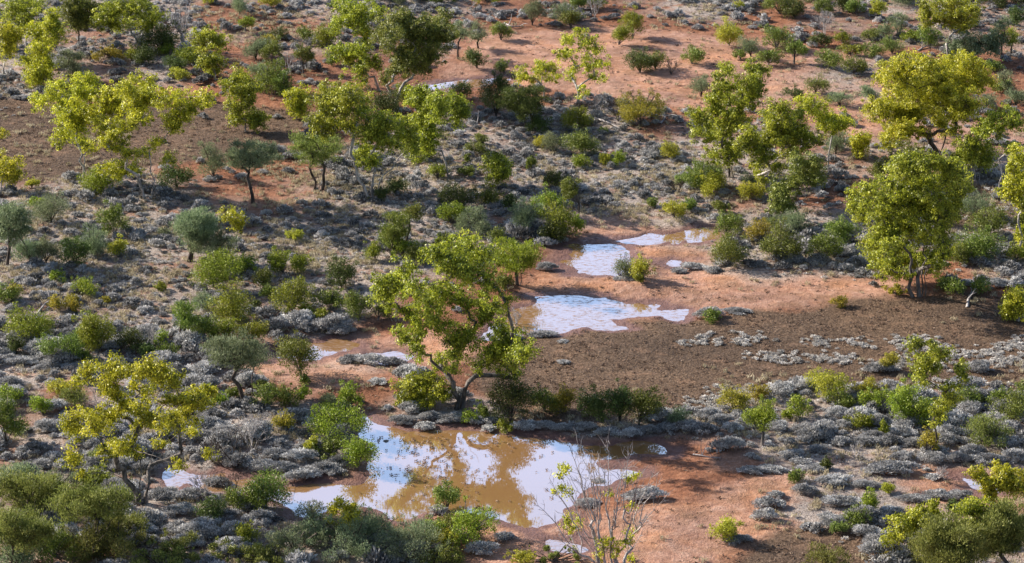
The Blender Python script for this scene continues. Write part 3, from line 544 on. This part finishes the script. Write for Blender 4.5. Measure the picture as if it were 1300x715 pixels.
for s in """1130 611 74 26;1185 612 26 9;1060 626 52 20;1096 628 36 14;1020 636 34 20;978 608 44 13;955 610 40 14;1005 590 36 14;1040 582 34 12;1032 606 40 12;1018 598 30 12;1066 574 30 18;1100 574 40 18;1146 590 34 16;1176 600 10 6;1215 592 40 22;1255 594 50 20;1290 592 40 22;1068 652 60 20;1100 690 44 24;1066 678 44 24;1108 698 36 16;1128 664 40 18;1050 668 30 14;1160 648 50 14;975 653 40 20;985 640 24 12;936 698 36 16;822 645 56 24;800 640 24 14;745 645 36 14;
760 612 22 8;490 560 10 4;470 468 58 20;445 466 34 16;500 466 30 14;900 410 40 24;935 405 40 10;1225 372 34 12;1265 374 36 20;1290 376 26 20;880 346 36 14;862 350 24 10;905 352 26 12;800 362 40 12;694 346 30 16;706 310 30 12;640 436 50 12;690 432 40 12;715 440 16 6;715 468 18 7;510 514 20 12;548 538 44 16;575 540 40 18;600 540 34 16;625 542 30 14;512 541 40 14;540 546 30 12;666 548 34 16;690 549 36 16;715 551 36 14;742 552 34 16;770 556 36 14;800 558 36 16;826 554 34 16;850 552 30 16;875 554 40 22;895 556 36 22;915 548 34 20;855 540 24 14;
382 614 56 22;410 604 46 22;360 604 46 20;430 596 40 22;380 594 48 24;350 590 40 20;396 580 40 20;425 606 30 14;330 600 40 20;480 496 26 10;556 654 30 14;612 712 44 24;640 690 30 12;1020 560 36 20;1045 556 34 20;1075 552 32 18;1108 566 36 16;1130 572 34 20;1160 574 34 18;1200 572 40 22;1232 584 38 22;1280 574 36 22;950 552 34 20;985 556 34 20;930 556 30 16;900 540 36 22;938 540 30 16;870 532 30 12;1190 640 40 16;1215 640 44 16;650 436 30 14;620 548 22 10;205 640 50 22;240 640 50 24;275 618 40 20;230 664 50 22;262 680 40 22;285 666 44 20;300 690 44 30;180 700 40 24;150 470 40 14;30 472 50 16;62 478 40 14;100 478 40 14;14 466 30 14""".replace('\n', '').split(';'):
    if s.strip(): hand.append([float(v) for v in s.split()])
cand = []
for (cx, by, w, h) in hand:
    g = G(cx, by-w*.10); ppm = PPM(g[1]); cand.append([g[0], g[1], w/ppm/.95, 1, h/ppm, w])
gx, gy = np.meshgrid(np.arange(-56, 56, .74), np.arange(114, 268, .84)); gx = gx.ravel()+rng.uniform(-.33, .33, gx.size); gy = gy.ravel()+rng.uniform(-.36, .36, gy.size)
qx, qy = PIX(np.stack([gx, gy, gx*0], 1)); D = dens(gx, gy); sdp = pond_sd(gx, gy)
clump = fbm(gx, gy, 3.2, 31, 3)
fs = np.full(gx.shape, 1e6)
for p in FIELD+SAND[:1]+SAND[2:5]: fs = np.minimum(fs, sdist(gx, gy, p))
ok = (qx > -150) & (qx < 1450) & (qy > -90) & (qy < 790) & (sdp > .7) & (D > .35)
ok &= rng.uniform(0, 1, gx.size) < np.clip(D/7.4*(.2+1.6*sstep(.36, .60, clump)), 0, .95)*np.where(fs < 0, .13, 1)
hp = np.array([[c[0], c[1], c[2]] for c in cand])
for x, y in zip(gx[ok], gy[ok]):
    if np.min(np.hypot(hp[:, 0]-x, (hp[:, 1]-y))-hp[:, 2]*.45) < .25: continue
    q1, q2 = [float(v_[0]) for v_ in PIX([[x, y, 0]])]; w = (.66 if (q1 < 640 and 225 < q2 < 410) or (q1 > 500 and 160 < q2 < 290) else (.75 if q2 < 160 else 1))*(.5+1.5*rng.uniform(0, 1)**1.6)*(1.15 if rng.uniform() < .25 else .9); cand.append([x, y, w, 0, 0, w*PPM(y)])
cand.sort(key=lambda c: -c[5]-(1000 if c[3] else 0))
vis = [c for c in cand if 0 < PIX([[c[0], c[1], .2]])[0][0] < 1300 and 0 < PIX([[c[0], c[1], .2]])[1][0] < 715]
ind = vis[:295]; idset = set(id(c) for c in ind); rest = [c for c in cand if id(c) not in idset]
smesh = []
for i, (V, Q, v) in enumerate(SV):
    o = mk('saltbush', V, Q, M['s'], vals=v); smesh.append(o.data); bpy.data.objects.remove(o)
for i, c in enumerate(ind):
    o = bpy.data.objects.new('saltbush', smesh[i % 8+(0 if c[2] > 1.35 else 8)]); C.objects.link(o)
    o.location = (c[0], c[1], hz(c[0], c[1])-.02); w = c[2]; hh = (c[4]*1.5 if c[3] else w*rng.uniform(.75, 1.1))
    dpt = w*rng.uniform(.7, 1.0) if not c[3] else min(w, max(w*.55, 1.2)); ang = rng.uniform(-.3, .3)+(PI if rng.uniform() < .5 else 0)
    o.scale = (w*1.12, dpt*1.12, max(.42, min(hh, w*1.1))); o.rotation_euler = (0, 0, ang); o['category'] = 'saltbush'; o['group'] = 'saltbush mounds on the flat'
    px, py = PIX([[c[0], c[1], 0]]); reg(o, float(px[0]), float(py[0]), 'broad grey-blue' if w > 1.5 else ('grey' if w > .95 else 'small grey'), 'saltbush mound')
print('saltbush individuals', len(ind), 'mass', len(rest))
def scatter(name, protos, pts, scl, mat, label, cat, seed):
    rg = np.random.default_rng(seed); Vs, Qs, vs = [], [], []; off = 0; zz = height(pts[:, 0], pts[:, 1]); wh = rg.integers(0, len(protos), len(pts)); an = rg.uniform(0, 2*PI, len(pts)); tv = rg.normal(0, .15, len(pts))
    for k, (V, Q, v) in enumerate(protos):
        m = np.where(wh == k)[0]
        if not len(m): continue
        c, s = np.cos(an[m]), np.sin(an[m]); X = V[None]*scl[m][:, None, :]
        XX = np.stack([X[..., 0]*c[:, None]-X[..., 1]*s[:, None]+pts[m, 0][:, None], X[..., 0]*s[:, None]+X[..., 1]*c[:, None]+pts[m, 1][:, None], X[..., 2]+zz[m][:, None]-.01], -1)
        Vs.append(XX.reshape(-1, 3)); Qs.append((Q[None]+(np.arange(len(m))*len(V))[:, None, None]).reshape(-1, 4)+off); off += len(m)*len(V)
        vs.append(np.clip(v[None]+tv[m][:, None], 0, 1).ravel())
    o = mk(name, np.concatenate(Vs), np.concatenate(Qs), mat, vals=np.concatenate(vs)); o['kind'] = 'stuff'; o['label'] = label; o['category'] = cat; return o
R = np.array([[c[0], c[1]] for c in rest]); Wd = np.array([c[2] for c in rest])
scatter('saltbush_scrub', SVlow, R, np.stack([Wd*rng.uniform(.9, 1.3, len(R)), Wd*rng.uniform(.8, 1.1, len(R)), Wd*rng.uniform(.7, 1.1, len(R))], 1), M['s'], 'low grey saltbush scrub filling the plain between the trees', 'scrub', 5)

# ------------------------------------------------------------------ dry tufts, grass, clods
def tuft_geo(rng, n, h, spread, wd):
    c = np.stack([rng.normal(0, spread, n), rng.normal(0, spread, n), np.full(n, h*.4)], 1)
    d = np.stack([rng.normal(0, .5, n), rng.normal(0, .5, n), np.ones(n)], 1); L = h*rng.uniform(.6, 1.1, n)
    V, Q = leaves(rng, c, d, L, np.full(n, wd)); return V, Q, np.clip(rng.normal(.5, .2, n), 0, 1)
TG = [tuft_geo(np.random.default_rng(300+i), 22, .26, .09, .035) for i in range(6)]
TL = [tuft_geo(np.random.default_rng(320+i), 9, .12, .06, .05) for i in range(6)]
def sample(n, seed):
    r = np.random.default_rng(seed); n = int(n*1.42); x = r.uniform(-54, 54, n); y = r.uniform(114, 262, n); px, py = PIX(np.stack([x, y, x*0], 1))
    m = (px > -140) & (px < 1440) & (py > -80) & (py < 780); return x[m], y[m], px[m], py[m], r
x, y, px, py, r = sample(90000, 9); D = dens(x, y); sd = pond_sd(x, y)
gr = np.zeros(len(x))
for (ex, ey, ea, eb, k) in [(430,228,90,34,1),(110,360,150,50,.7),(380,310,90,40,.8),(780,262,90,20,1),(250,700,110,26,1),(60,300,90,50,.5),(170,330,90,60,.5),(650,225,70,30,.5),(880,245,60,40,.5),(20,190,60,14,.6),(110,185,50,10,.6),(340,280,60,30,.6),(340,35,80,26,.5),(980,670,60,14,.3)]:
    gr = np.maximum(gr, k*np.exp(-(((px-ex)/ea)**2+((py-ey)/eb)**2)**1.5))
gr = gr*sstep(.38, .6, fbm(x, y, 2.0, 61, 3)+.08)+.5*(D/9)*sstep(.35, .6, fbm(x, y, 1.3, 64, 2))*1.6
m = (r.uniform(0, 1, len(x)) < gr) & (sd > .5); P = np.stack([x[m], y[m]], 1); s = r.uniform(.6, 1.3, len(P)); print('grass', len(P))
scatter('dry_grass', TG, P, np.stack([s*1.1, s*1.1, s], 1), M['grass'], 'pale dry grass tufts spread between the shrubs', 'grass', 6)
x, y, px, py, r = sample(70000, 10); sd = pond_sd(x, y); f = np.full(len(x), 1e6)
for p in FIELD: f = np.minimum(f, sdist(x, y, p))
sn = np.full(len(x), 1e6)
for p in SAND: sn = np.minimum(sn, sdist(x, y, p))
pr = np.where(f < 0, .75, np.where(sn < 0, .16, .26))*(.4+1.2*sstep(.35, .65, fbm(x, y, 1.6, 71, 3)))
m = (r.uniform(0, 1, len(x)) < pr) & (sd > .35); P = np.stack([x[m], y[m]], 1); s = r.uniform(.5, 1.3, len(P)); print('litter', len(P))
scatter('dry_litter', TL, P, np.stack([s*1.2, s*1.0, s*.8], 1), M['litter'], 'tiny brown dry tufts and litter scattered over the bare soil', 'litter', 7)
# pale low tufts streaked over the brown field
x, y, px, py, r = sample(330000, 12); a = np.zeros(len(x))
for (ex, ey, ea, eb) in [(925,436,45,7),(885,442,30,5),(990,459,38,9),(1085,444,36,7),(1060,461,30,6),(1160,440,36,8),(1250,462,60,14),(1290,448,40,10),(1200,455,60,10),(910,515,40,8),(960,503,60,10),(1010,496,40,6),(1120,470,40,6),(1040,440,22,5),(835,533,30,6),(1100,500,60,8),(1190,497,70,8)]:
    a = np.maximum(a, np.exp(-(((px-ex)/ea)**2+((py-ey)/eb)**2)**2))
a *= sstep(.36, .56, fbm(x, y, .9, 81, 3)+.05)*.7
m = r.uniform(0, 1, len(x)) < a; P = np.stack([x[m], y[m]], 1); s = r.uniform(.3, .6, len(P)); print('pale', len(P))
SVt = [salt_geo(np.random.default_rng(400+i), 90, .42, .2) for i in range(6)]
M['pale'] = leaf_mat('pale_tuft', (.26,.24,.22), (.60,.57,.54), (.88,.84,.80), .1, .8, .1, .1)
scatter('pale_tufts', SVt, P, np.stack([s, s, s*.7], 1), M['pale'], 'pale grey low tufts in streaks across the brown cloddy field', 'ground cover', 8)
# fine silvery ground cover of the grey plains
x, y, px, py, r = sample(110000, 22); D = dens(x, y); sd = pond_sd(x, y); f = np.full(len(x), 1e6)
for p in FIELD[:1]+SAND: f = np.minimum(f, sdist(x, y, p))
a = np.clip((D-2.0)/5, 0, 1)*sstep(.34, .62, fbm(x, y, 1.4, 83, 3))*np.where(f < 0, .2, 1)*np.where((py > 160) & (py < 410), 1.1, .6)
m = (r.uniform(0, 1, len(x)) < a*.75) & (sd > .5); P = np.stack([x[m], y[m]], 1); s = r.uniform(.25, .55, len(P)); print('silver', len(P))
M['silver'] = leaf_mat('silver_tuft', (.20,.185,.175), (.50,.47,.455), (.82,.78,.76), .15, .8, .1, .1)
SVu = [salt_geo(np.random.default_rng(430+i), 60, .42, .24) for i in range(6)]
scatter('grey_groundcover', SVu, P, np.stack([s, s, s*.8], 1), M['silver'], 'fine silvery low plants between the saltbush mounds', 'ground cover', 18)
# sticks and mud lumps standing in the shallow water
x, y, px, py, r = sample(400000, 14); dd = np.minimum(sdist(x, y, POND), 9)
pk = np.exp(-(((px-545)/45)**2+((py-590)/28)**2))*.5+np.exp(-(((px-640)/180)**2+((py-560)/8)**2))*.25+.02
m = (dd < -.3) & (r.uniform(0, 1, len(x)) < pk*.5); P = np.stack([x[m], y[m]], 1); print('pondbits', len(P))
VB, QB, vB = tuft_geo(np.random.default_rng(5), 7, .16, .05, .05); VB[:, 2] = VB[:, 2]*.5+.13
s = r.uniform(.5, 1.4, len(P)); scatter('pond_debris', [(VB, QB, vB)], P, np.stack([s*1.3, s, np.ones(len(s))], 1), M['litter'], 'dark bits of mud and weed poking from the shallow pond', 'debris', 9)

# ------------------------------------------------------------------ ground: one sheet to the horizon
def axis(a, b, st, far, back):
    core = np.arange(a, b+1e-6, st); up = []; v = b; s = st
    while v < far: s *= 1.35; v += s; up.append(v)
    dn = []; v = a; s = st
    while v > back: s *= 1.35; v -= s; dn.append(v)
    return np.array(dn[::-1]+list(core)+up)
X = axis(-52, 52, .2, 6000, -6000); Y = axis(112, 262, .24, 9000, -3000)
XX, YY = np.meshgrid(X, Y); x = XX.ravel(); y = YY.ravel()
sd = pond_sd(x, y); Z = height(x, y, sd)
V = np.stack([x, y, Z], 1); nx = len(X); i = np.arange(len(Y)-1)[:, None]*nx+np.arange(nx-1)[None]
Q = np.stack([i, i+1, i+1+nx, i+nx], -1).reshape(-1, 4)
def build_ground():
    m, nt = new_mat('outback_soil'); L = nt.links.new
    tc = N(nt, 'ShaderNodeTexCoord'); 
    def noise(scale, detail=6, rough=.6, sc=(1, 1, 1)):
        mp = N(nt, 'ShaderNodeMapping', inp={'Scale': sc}); L(tc.outputs['Object'], mp.inputs[0])
        n = N(nt, 'ShaderNodeTexNoise', inp={'Scale': scale, 'Detail': detail, 'Roughness': rough}); L(mp.outputs[0], n.inputs[0]); return n.outputs[0]
    def mix(f, a, b):
        x_ = N(nt, 'ShaderNodeMix', data_type='RGBA'); L(f, x_.inputs[0]); L(a, x_.inputs[6]); L(b, x_.inputs[7]); return x_.outputs[2]
    att = N(nt, 'ShaderNodeAttribute', attribute_name='soil'); sep = N(nt, 'ShaderNodeSeparateColor'); L(att.outputs['Color'], sep.inputs[0])
    att2 = N(nt, 'ShaderNodeAttribute', attribute_name='wet')
    n1 = noise(.35); n2 = noise(2.2, 8, .65); n3 = noise(9, 4, .7, (1, .8, 1)); n4 = noise(.9, 6, .6, (.6, 1, 1))
    red = ramp(nt, n2, [(.3, (.15,.062,.036)), (.52, (.27,.12,.068)), (.72, (.41,.21,.13))])
    sand = ramp(nt, n2, [(.28, (.30,.135,.075)), (.5, (.48,.245,.145)), (.75, (.60,.35,.23))])
    # stronger orange and paler pink sand in drifts
    pink = ramp(nt, n2, [(.3, (.32,.165,.115)), (.55, (.47,.275,.205)), (.75, (.58,.385,.305))])
    sf = ramp(nt, n1, [(.36, (0,0,0)), (.54, (1,1,1))]); sand = mix(sf, sand, pink); n6 = noise(.55, 7, .62, (.8, 1.2, 1)); brn = ramp(nt, n3, [(.3, (.17,.088,.055)), (.55, (.30,.17,.105)), (.72, (.46,.29,.19))]); sand = mix(ramp(nt, n6, [(.48, (0,0,0)), (.64, (.75,.75,.75))]), sand, brn)
    field = ramp(nt, n3, [(.34, (.06,.038,.026)), (.52, (.145,.095,.064)), (.72, (.33,.235,.165))])
    fieldw = ramp(nt, n4, [(.4, (.20,.11,.068)), (.62, (.34,.21,.14))]); ff = ramp(nt, n4, [(.55, (0,0,0)), (.72, (.6,.6,.6))]); field = mix(ff, field, fieldw)
    lit = ramp(nt, n3, [(.32, (.19,.155,.14)), (.5, (.37,.32,.29)), (.7, (.60,.54,.50))])
    litr = mix(ramp(nt, n4, [(.50, (0,0,0)), (.68, (.85,.85,.85))]), lit, red)
    c = mix(sep.outputs[0], red, sand); c = mix(sep.outputs[2], c, litr); c = mix(sep.outputs[1], c, field)
    fine = noise(26, 3, .7); n5 = noise(.16, 3, .5); spk = ramp(nt, fine, [(.30, (.55,.52,.50)), (.45, (.95,.95,.95)), (.62, (1.0,1.0,1.0)), (.74, (1.35,1.32,1.3))])
    drift = ramp(nt, n5, [(.35, (.78,.78,.8)), (.6, (1.08,1.05,1.02))])
    def mul(a, b):
        x_ = N(nt, 'ShaderNodeMix', data_type='RGBA', blend_type='MULTIPLY'); x_.inputs[0].default_value = 1; L(a, x_.inputs[6]); L(b, x_.inputs[7]); return x_.outputs[2]
    c = mul(mul(c, spk), drift)
    wetc = ramp(nt, n2, [(.3, (.13,.065,.055)), (.7, (.24,.135,.115))]); c = mix(att2.outputs['Fac'], c, wetc)
    p = N(nt, 'ShaderNodeBsdfPrincipled', inp={'Specular IOR Level': .15}); L(c, p.inputs['Base Color'])
    rr = N(nt, 'ShaderNodeMapRange', inp={3: .95, 4: .55}); L(att2.outputs['Fac'], rr.inputs[0]); L(rr.outputs[0], p.inputs['Roughness'])
    ad = N(nt, 'ShaderNodeMath', operation='MULTIPLY_ADD', inp={1: .5}); L(n3, ad.inputs[0]); L(n2, ad.inputs[2])
    st = N(nt, 'ShaderNodeMapRange', inp={3: .75, 4: 1.0}); L(sep.outputs[1], st.inputs[0])
    b = N(nt, 'ShaderNodeBump', inp={'Distance': .22}); L(st.outputs[0], b.inputs['Strength']); L(ad.outputs[0], b.inputs['Height']); L(b.outputs[0], p.inputs['Normal'])
    o = N(nt, 'ShaderNodeOutputMaterial'); L(p.outputs[0], o.inputs[0]); return m
gd = mk('ground', V, Q, build_ground(), smooth=True); gd['kind'] = 'structure'; gd['label'] = 'red and brown outback soil with sandy clearings'; gd['category'] = 'ground'
wob = (fbm(x, y, 2.5, 41, 4)-.5)*5; f = np.full(len(x), 1e6); s_ = np.full(len(x), 1e6)
for p in FIELD: f = np.minimum(f, sdist(x, y, p))
for p in SAND: s_ = np.minimum(s_, sdist(x, y, p))
D = dens(x, y); near = (np.abs(x) < 70) & (y > 90) & (y < 275)
soil = np.zeros((len(x), 4), np.float32); soil[:, 3] = 1
soil[:, 0] = np.where(near, sstep(1.2, -1.0, s_+wob*.7), .3)
soil[:, 1] = np.where(near, sstep(.7, -.6, f+wob*.55), .2)
soil[:, 2] = np.where(near, sstep(1.2, 4.2, D+(fbm(x, y, 4, 51, 4)-.5)*5)*.95, .4)
me = gd.data; a = me.attributes.new('soil', 'FLOAT_COLOR', 'POINT'); a.data.foreach_set('color', soil.ravel())
wet = sstep(1.0, .1, sd+(fbm(x, y, 1.0, 91, 3)-.5)*1.4).astype(np.float32)
a = me.attributes.new('wet', 'FLOAT', 'POINT'); a.data.foreach_set('value', wet)

# ------------------------------------------------------------------ water
def water_mat(name, fleck, fscale, mud=(.28,.155,.065), bs=.05):
    m, nt = new_mat(name); L = nt.links.new
    tc = N(nt, 'ShaderNodeTexCoord'); mp = N(nt, 'ShaderNodeMapping', inp={'Scale': (.38, 1.15, 1)}); L(tc.outputs['Object'], mp.inputs[0])
    n = N(nt, 'ShaderNodeTexNoise', inp={'Scale': fscale, 'Detail': 6, 'Roughness': .62}); L(mp.outputs[0], n.inputs[0])
    w = N(nt, 'ShaderNodeTexNoise', inp={'Scale': 2.2, 'Detail': 2}); L(mp.outputs[0], w.inputs[0])
    b = N(nt, 'ShaderNodeBump', inp={'Strength': bs, 'Distance': .02}); L(w.outputs[0], b.inputs['Height'])
    p = N(nt, 'ShaderNodeBsdfPrincipled', inp={'Base Color': (*mud, 1), 'Roughness': .035, 'IOR': WIOR}); L(b.outputs[0], p.inputs['Normal'])
    mudc = ramp(nt, n.outputs[0], [(.3, (.16,.10,.085)), (.7, (.34,.22,.17))])
    q = N(nt, 'ShaderNodeBsdfPrincipled', inp={'Roughness': .7}); L(mudc, q.inputs['Base Color'])
    bb = N(nt, 'ShaderNodeBump', inp={'Strength': .8, 'Distance': .1}); L(n.outputs[0], bb.inputs['Height']); L(bb.outputs[0], q.inputs['Normal'])
    fr = ramp(nt, n.outputs[0], [(fleck, (0,0,0)), (fleck+.12, (1,1,1))])
    x_ = N(nt, 'ShaderNodeMixShader'); L(fr, x_.inputs[0]); L(p.outputs[0], x_.inputs[1]); L(q.outputs[0], x_.inputs[2])
    o = N(nt, 'ShaderNodeOutputMaterial'); L(x_.outputs[0], o.inputs[0]); return m
WIOR = 3.4
wm1 = water_mat('pond_water', .66, 4.0); wm2 = water_mat('puddle_water', .51, 8.0, bs=.08)
def water(name, poly, mat, z, label):
    x0, y0 = poly.min(0)-.8; x1, y1 = poly.max(0)+.8
    o = mk(name, [(x0, y0, z), (x1, y0, z), (x1, y1, z), (x0, y1, z)], [(0, 1, 2, 3)], mat); o['kind'] = 'structure'; o['label'] = label; o['category'] = 'water'
water('pond_water', POND, wm1, -.052, 'muddy brown pond reflecting the largest gum and the sky')
PL = {'a': 'widest pale shallow puddle above the brown field', 'b': 'squarish pale puddle on the orange sand', 'c': 'long thin pale puddle on the orange sand', 'g': 'small pale puddle at the right end of the long thin one', 'd': 'tiny bright puddle on the orange sand',
      'e': 'narrow creek puddle left of the largest gum', 'f': 'faint streak of water near the top centre', 'h': 'pale puddle in the saltbush left of the pond', 'i': 'small puddle on the sand below the pond', 'j': 'faint puddle left of the largest gum', 'k': 'tiny purple puddle at the lower right'}
for k_, p in PUD.items(): water('puddle_water', p, wm2, -.048+.0015*(ord(k_) % 7), PL[k_])

# ------------------------------------------------------------------ labels
LM = [("the mirroring pond",590,600),("the largest gum",583,500),("the widest pale puddle",740,398),("the squarish pale puddle",760,328),("the long thin puddle",850,300),("the creek puddle",400,447),
 ("the brown field",960,465),("the many-stemmed gum",1165,370),("the bent white trunk",731,130),("the bare dead tree",231,55),("the left-leaning gum",465,240),("the leafless pale tree",775,690),("the wide spreading gum",181,600),
 ("the pink sand clearing",850,85),("the straight pole-trunked gum",482,90),("the upper left brown flat",110,190),("the umbrella mulga",322,240),("the dome-shaped mulga",248,300),("the domed gum",1190,140),("the slender gum",1268,220),
 ("the lanky sapling gum",1183,540),("the twin-spired gum",925,180),("the bent-trunk mulga",10,300),("the black-trunked mulga",318,490),("the top left corner",30,30),("the top right corner",1270,40),("the lower left corner",50,690),("the lower right corner",1260,690),
 ("the broad orange sand patch",960,640),("the white-trunked gum",968,235)]
groups = {}
for r_ in ALL:
    px, py = r_['px'], r_['py']
    n_, lx, ly = min(LM, key=lambda l: (px-l[1])**2+((py-l[2])*1.7)**2); dx, dy = px-lx, (py-ly)*2.0
    rel = ('right of' if dx > 0 else 'left of') if abs(dx) > abs(dy) else ('in front of' if dy > 0 else 'behind')
    if 'corner' in n_: rel = 'near'
    groups.setdefault(f"{r_['look']} {r_['noun']} {rel} {n_}", []).append(r_)
ORD = ['', 'first', 'second', 'third', 'fourth', 'fifth', 'sixth', 'seventh', 'eighth', 'ninth', 'tenth', 'eleventh', 'twelfth']
NUM = ['', 'one', 'two', 'three', 'four', 'five', 'six', 'seven', 'eight', 'nine', 'ten', 'eleven', 'twelve']
for k_, L_ in groups.items():
    L_.sort(key=lambda r: r['px']); n = len(L_)
    for i, r_ in enumerate(L_):
        if n == 1: r_['o']['label'] = k_
        else:
            oo = ORD[i+1] if i < 12 else f'{i+1}th'; nn = NUM[n] if n < 13 else str(n)
            k_ = k_.replace('middling ', '') if len(k_.split()) > 10 else k_
            r_['o']['label'] = f'{k_}, {oo} of {nn} from left' if i < n-1 else f'{k_}, rightmost of {nn}'
for r_ in ALL:
    for wd in ('bushy ', 'leafless ', 'feathery ', 'middling ', 'broad ', 'small ', 'the ', 'upper '):
        if len(r_['o']['label'].split()) > 16: r_['o']['label'] = r_['o']['label'].replace(wd, '', 1)
mx = max(len(o['label'].split()) for o in bpy.data.objects if o.get('label')); print('longest label', mx)

# ------------------------------------------------------------------ light
EL = math.radians(27); AZ = math.radians(25)
s = Vector((-math.cos(AZ)*math.cos(EL), math.sin(AZ)*math.cos(EL), math.sin(EL)))
sl = bpy.data.lights.new('sun', 'SUN'); sl.energy = 5.0; sl.angle = math.radians(.53); sl.color = (1, .92, .79)
so = bpy.data.objects.new('sun', sl); C.objects.link(so); so.rotation_euler = s.to_track_quat('Z', 'Y').to_euler(); so.location = (-60, 200, 80)
w = bpy.data.worlds.new('World'); SC.world = w; w.use_nodes = True; nt = w.node_tree; bg = nt.nodes['Background']
sky = nt.nodes.new('ShaderNodeTexSky'); sky.sky_type = 'NISHITA'; sky.sun_disc = False; sky.sun_elevation = EL; sky.sun_rotation = -(PI/2-AZ); sky.air_density = 1.0; sky.dust_density = 1.5; sky.ozone_density = 1.5
bg.inputs[1].default_value = .075
# pale cloudy patch added to the unseen sky ahead, to brighten the water's reflection
tc = nt.nodes.new('ShaderNodeTexCoord'); mp = nt.nodes.new('ShaderNodeMapping'); mp.inputs['Scale'].default_value = (2, 2, 5); nt.links.new(tc.outputs['Generated'], mp.inputs[0])
cn = nt.nodes.new('ShaderNodeTexNoise'); cn.inputs['Scale'].default_value = 1.3; cn.inputs['Detail'].default_value = 6; nt.links.new(mp.outputs[0], cn.inputs[0])
cr = ramp(nt, cn.outputs[0], [(.36, (.72,.72,.72)), (.6, (1,1,1))])
sx = nt.nodes.new('ShaderNodeSeparateXYZ'); nt.links.new(tc.outputs['Generated'], sx.inputs[0])
zr = ramp(nt, sx.outputs[2], [(.0, (1,1,1)), (.44, (1,1,1)), (.56, (0,0,0))])
mu = nt.nodes.new('ShaderNodeMath'); mu.operation = 'MULTIPLY'; yr = ramp(nt, sx.outputs[1], [(.70, (0,0,0)), (.85, (1,1,1))]); m0 = nt.nodes.new('ShaderNodeMath'); m0.operation = 'MULTIPLY'; nt.links.new(cr, m0.inputs[0]); nt.links.new(yr, m0.inputs[1])
nt.links.new(m0.outputs[0], mu.inputs[0]); nt.links.new(zr, mu.inputs[1])
mxs = nt.nodes.new('ShaderNodeMix'); mxs.data_type = 'RGBA'; nt.links.new(mu.outputs[0], mxs.inputs[0]); nt.links.new(sky.outputs[0], mxs.inputs[6]); mxs.inputs[7].default_value = (8.0, 11.6, 19, 1)
nt.links.new(mxs.outputs[2], bg.inputs[0])
SC.view_settings.view_transform = 'Standard'; SC.view_settings.look = 'None'; SC.view_settings.exposure = 1.0; SC.view_settings.gamma = 1
SC.cycles.max_bounces = 5; SC.cycles.diffuse_bounces = 2; SC.cycles.glossy_bounces = 2; SC.cycles.transmission_bounces = 3
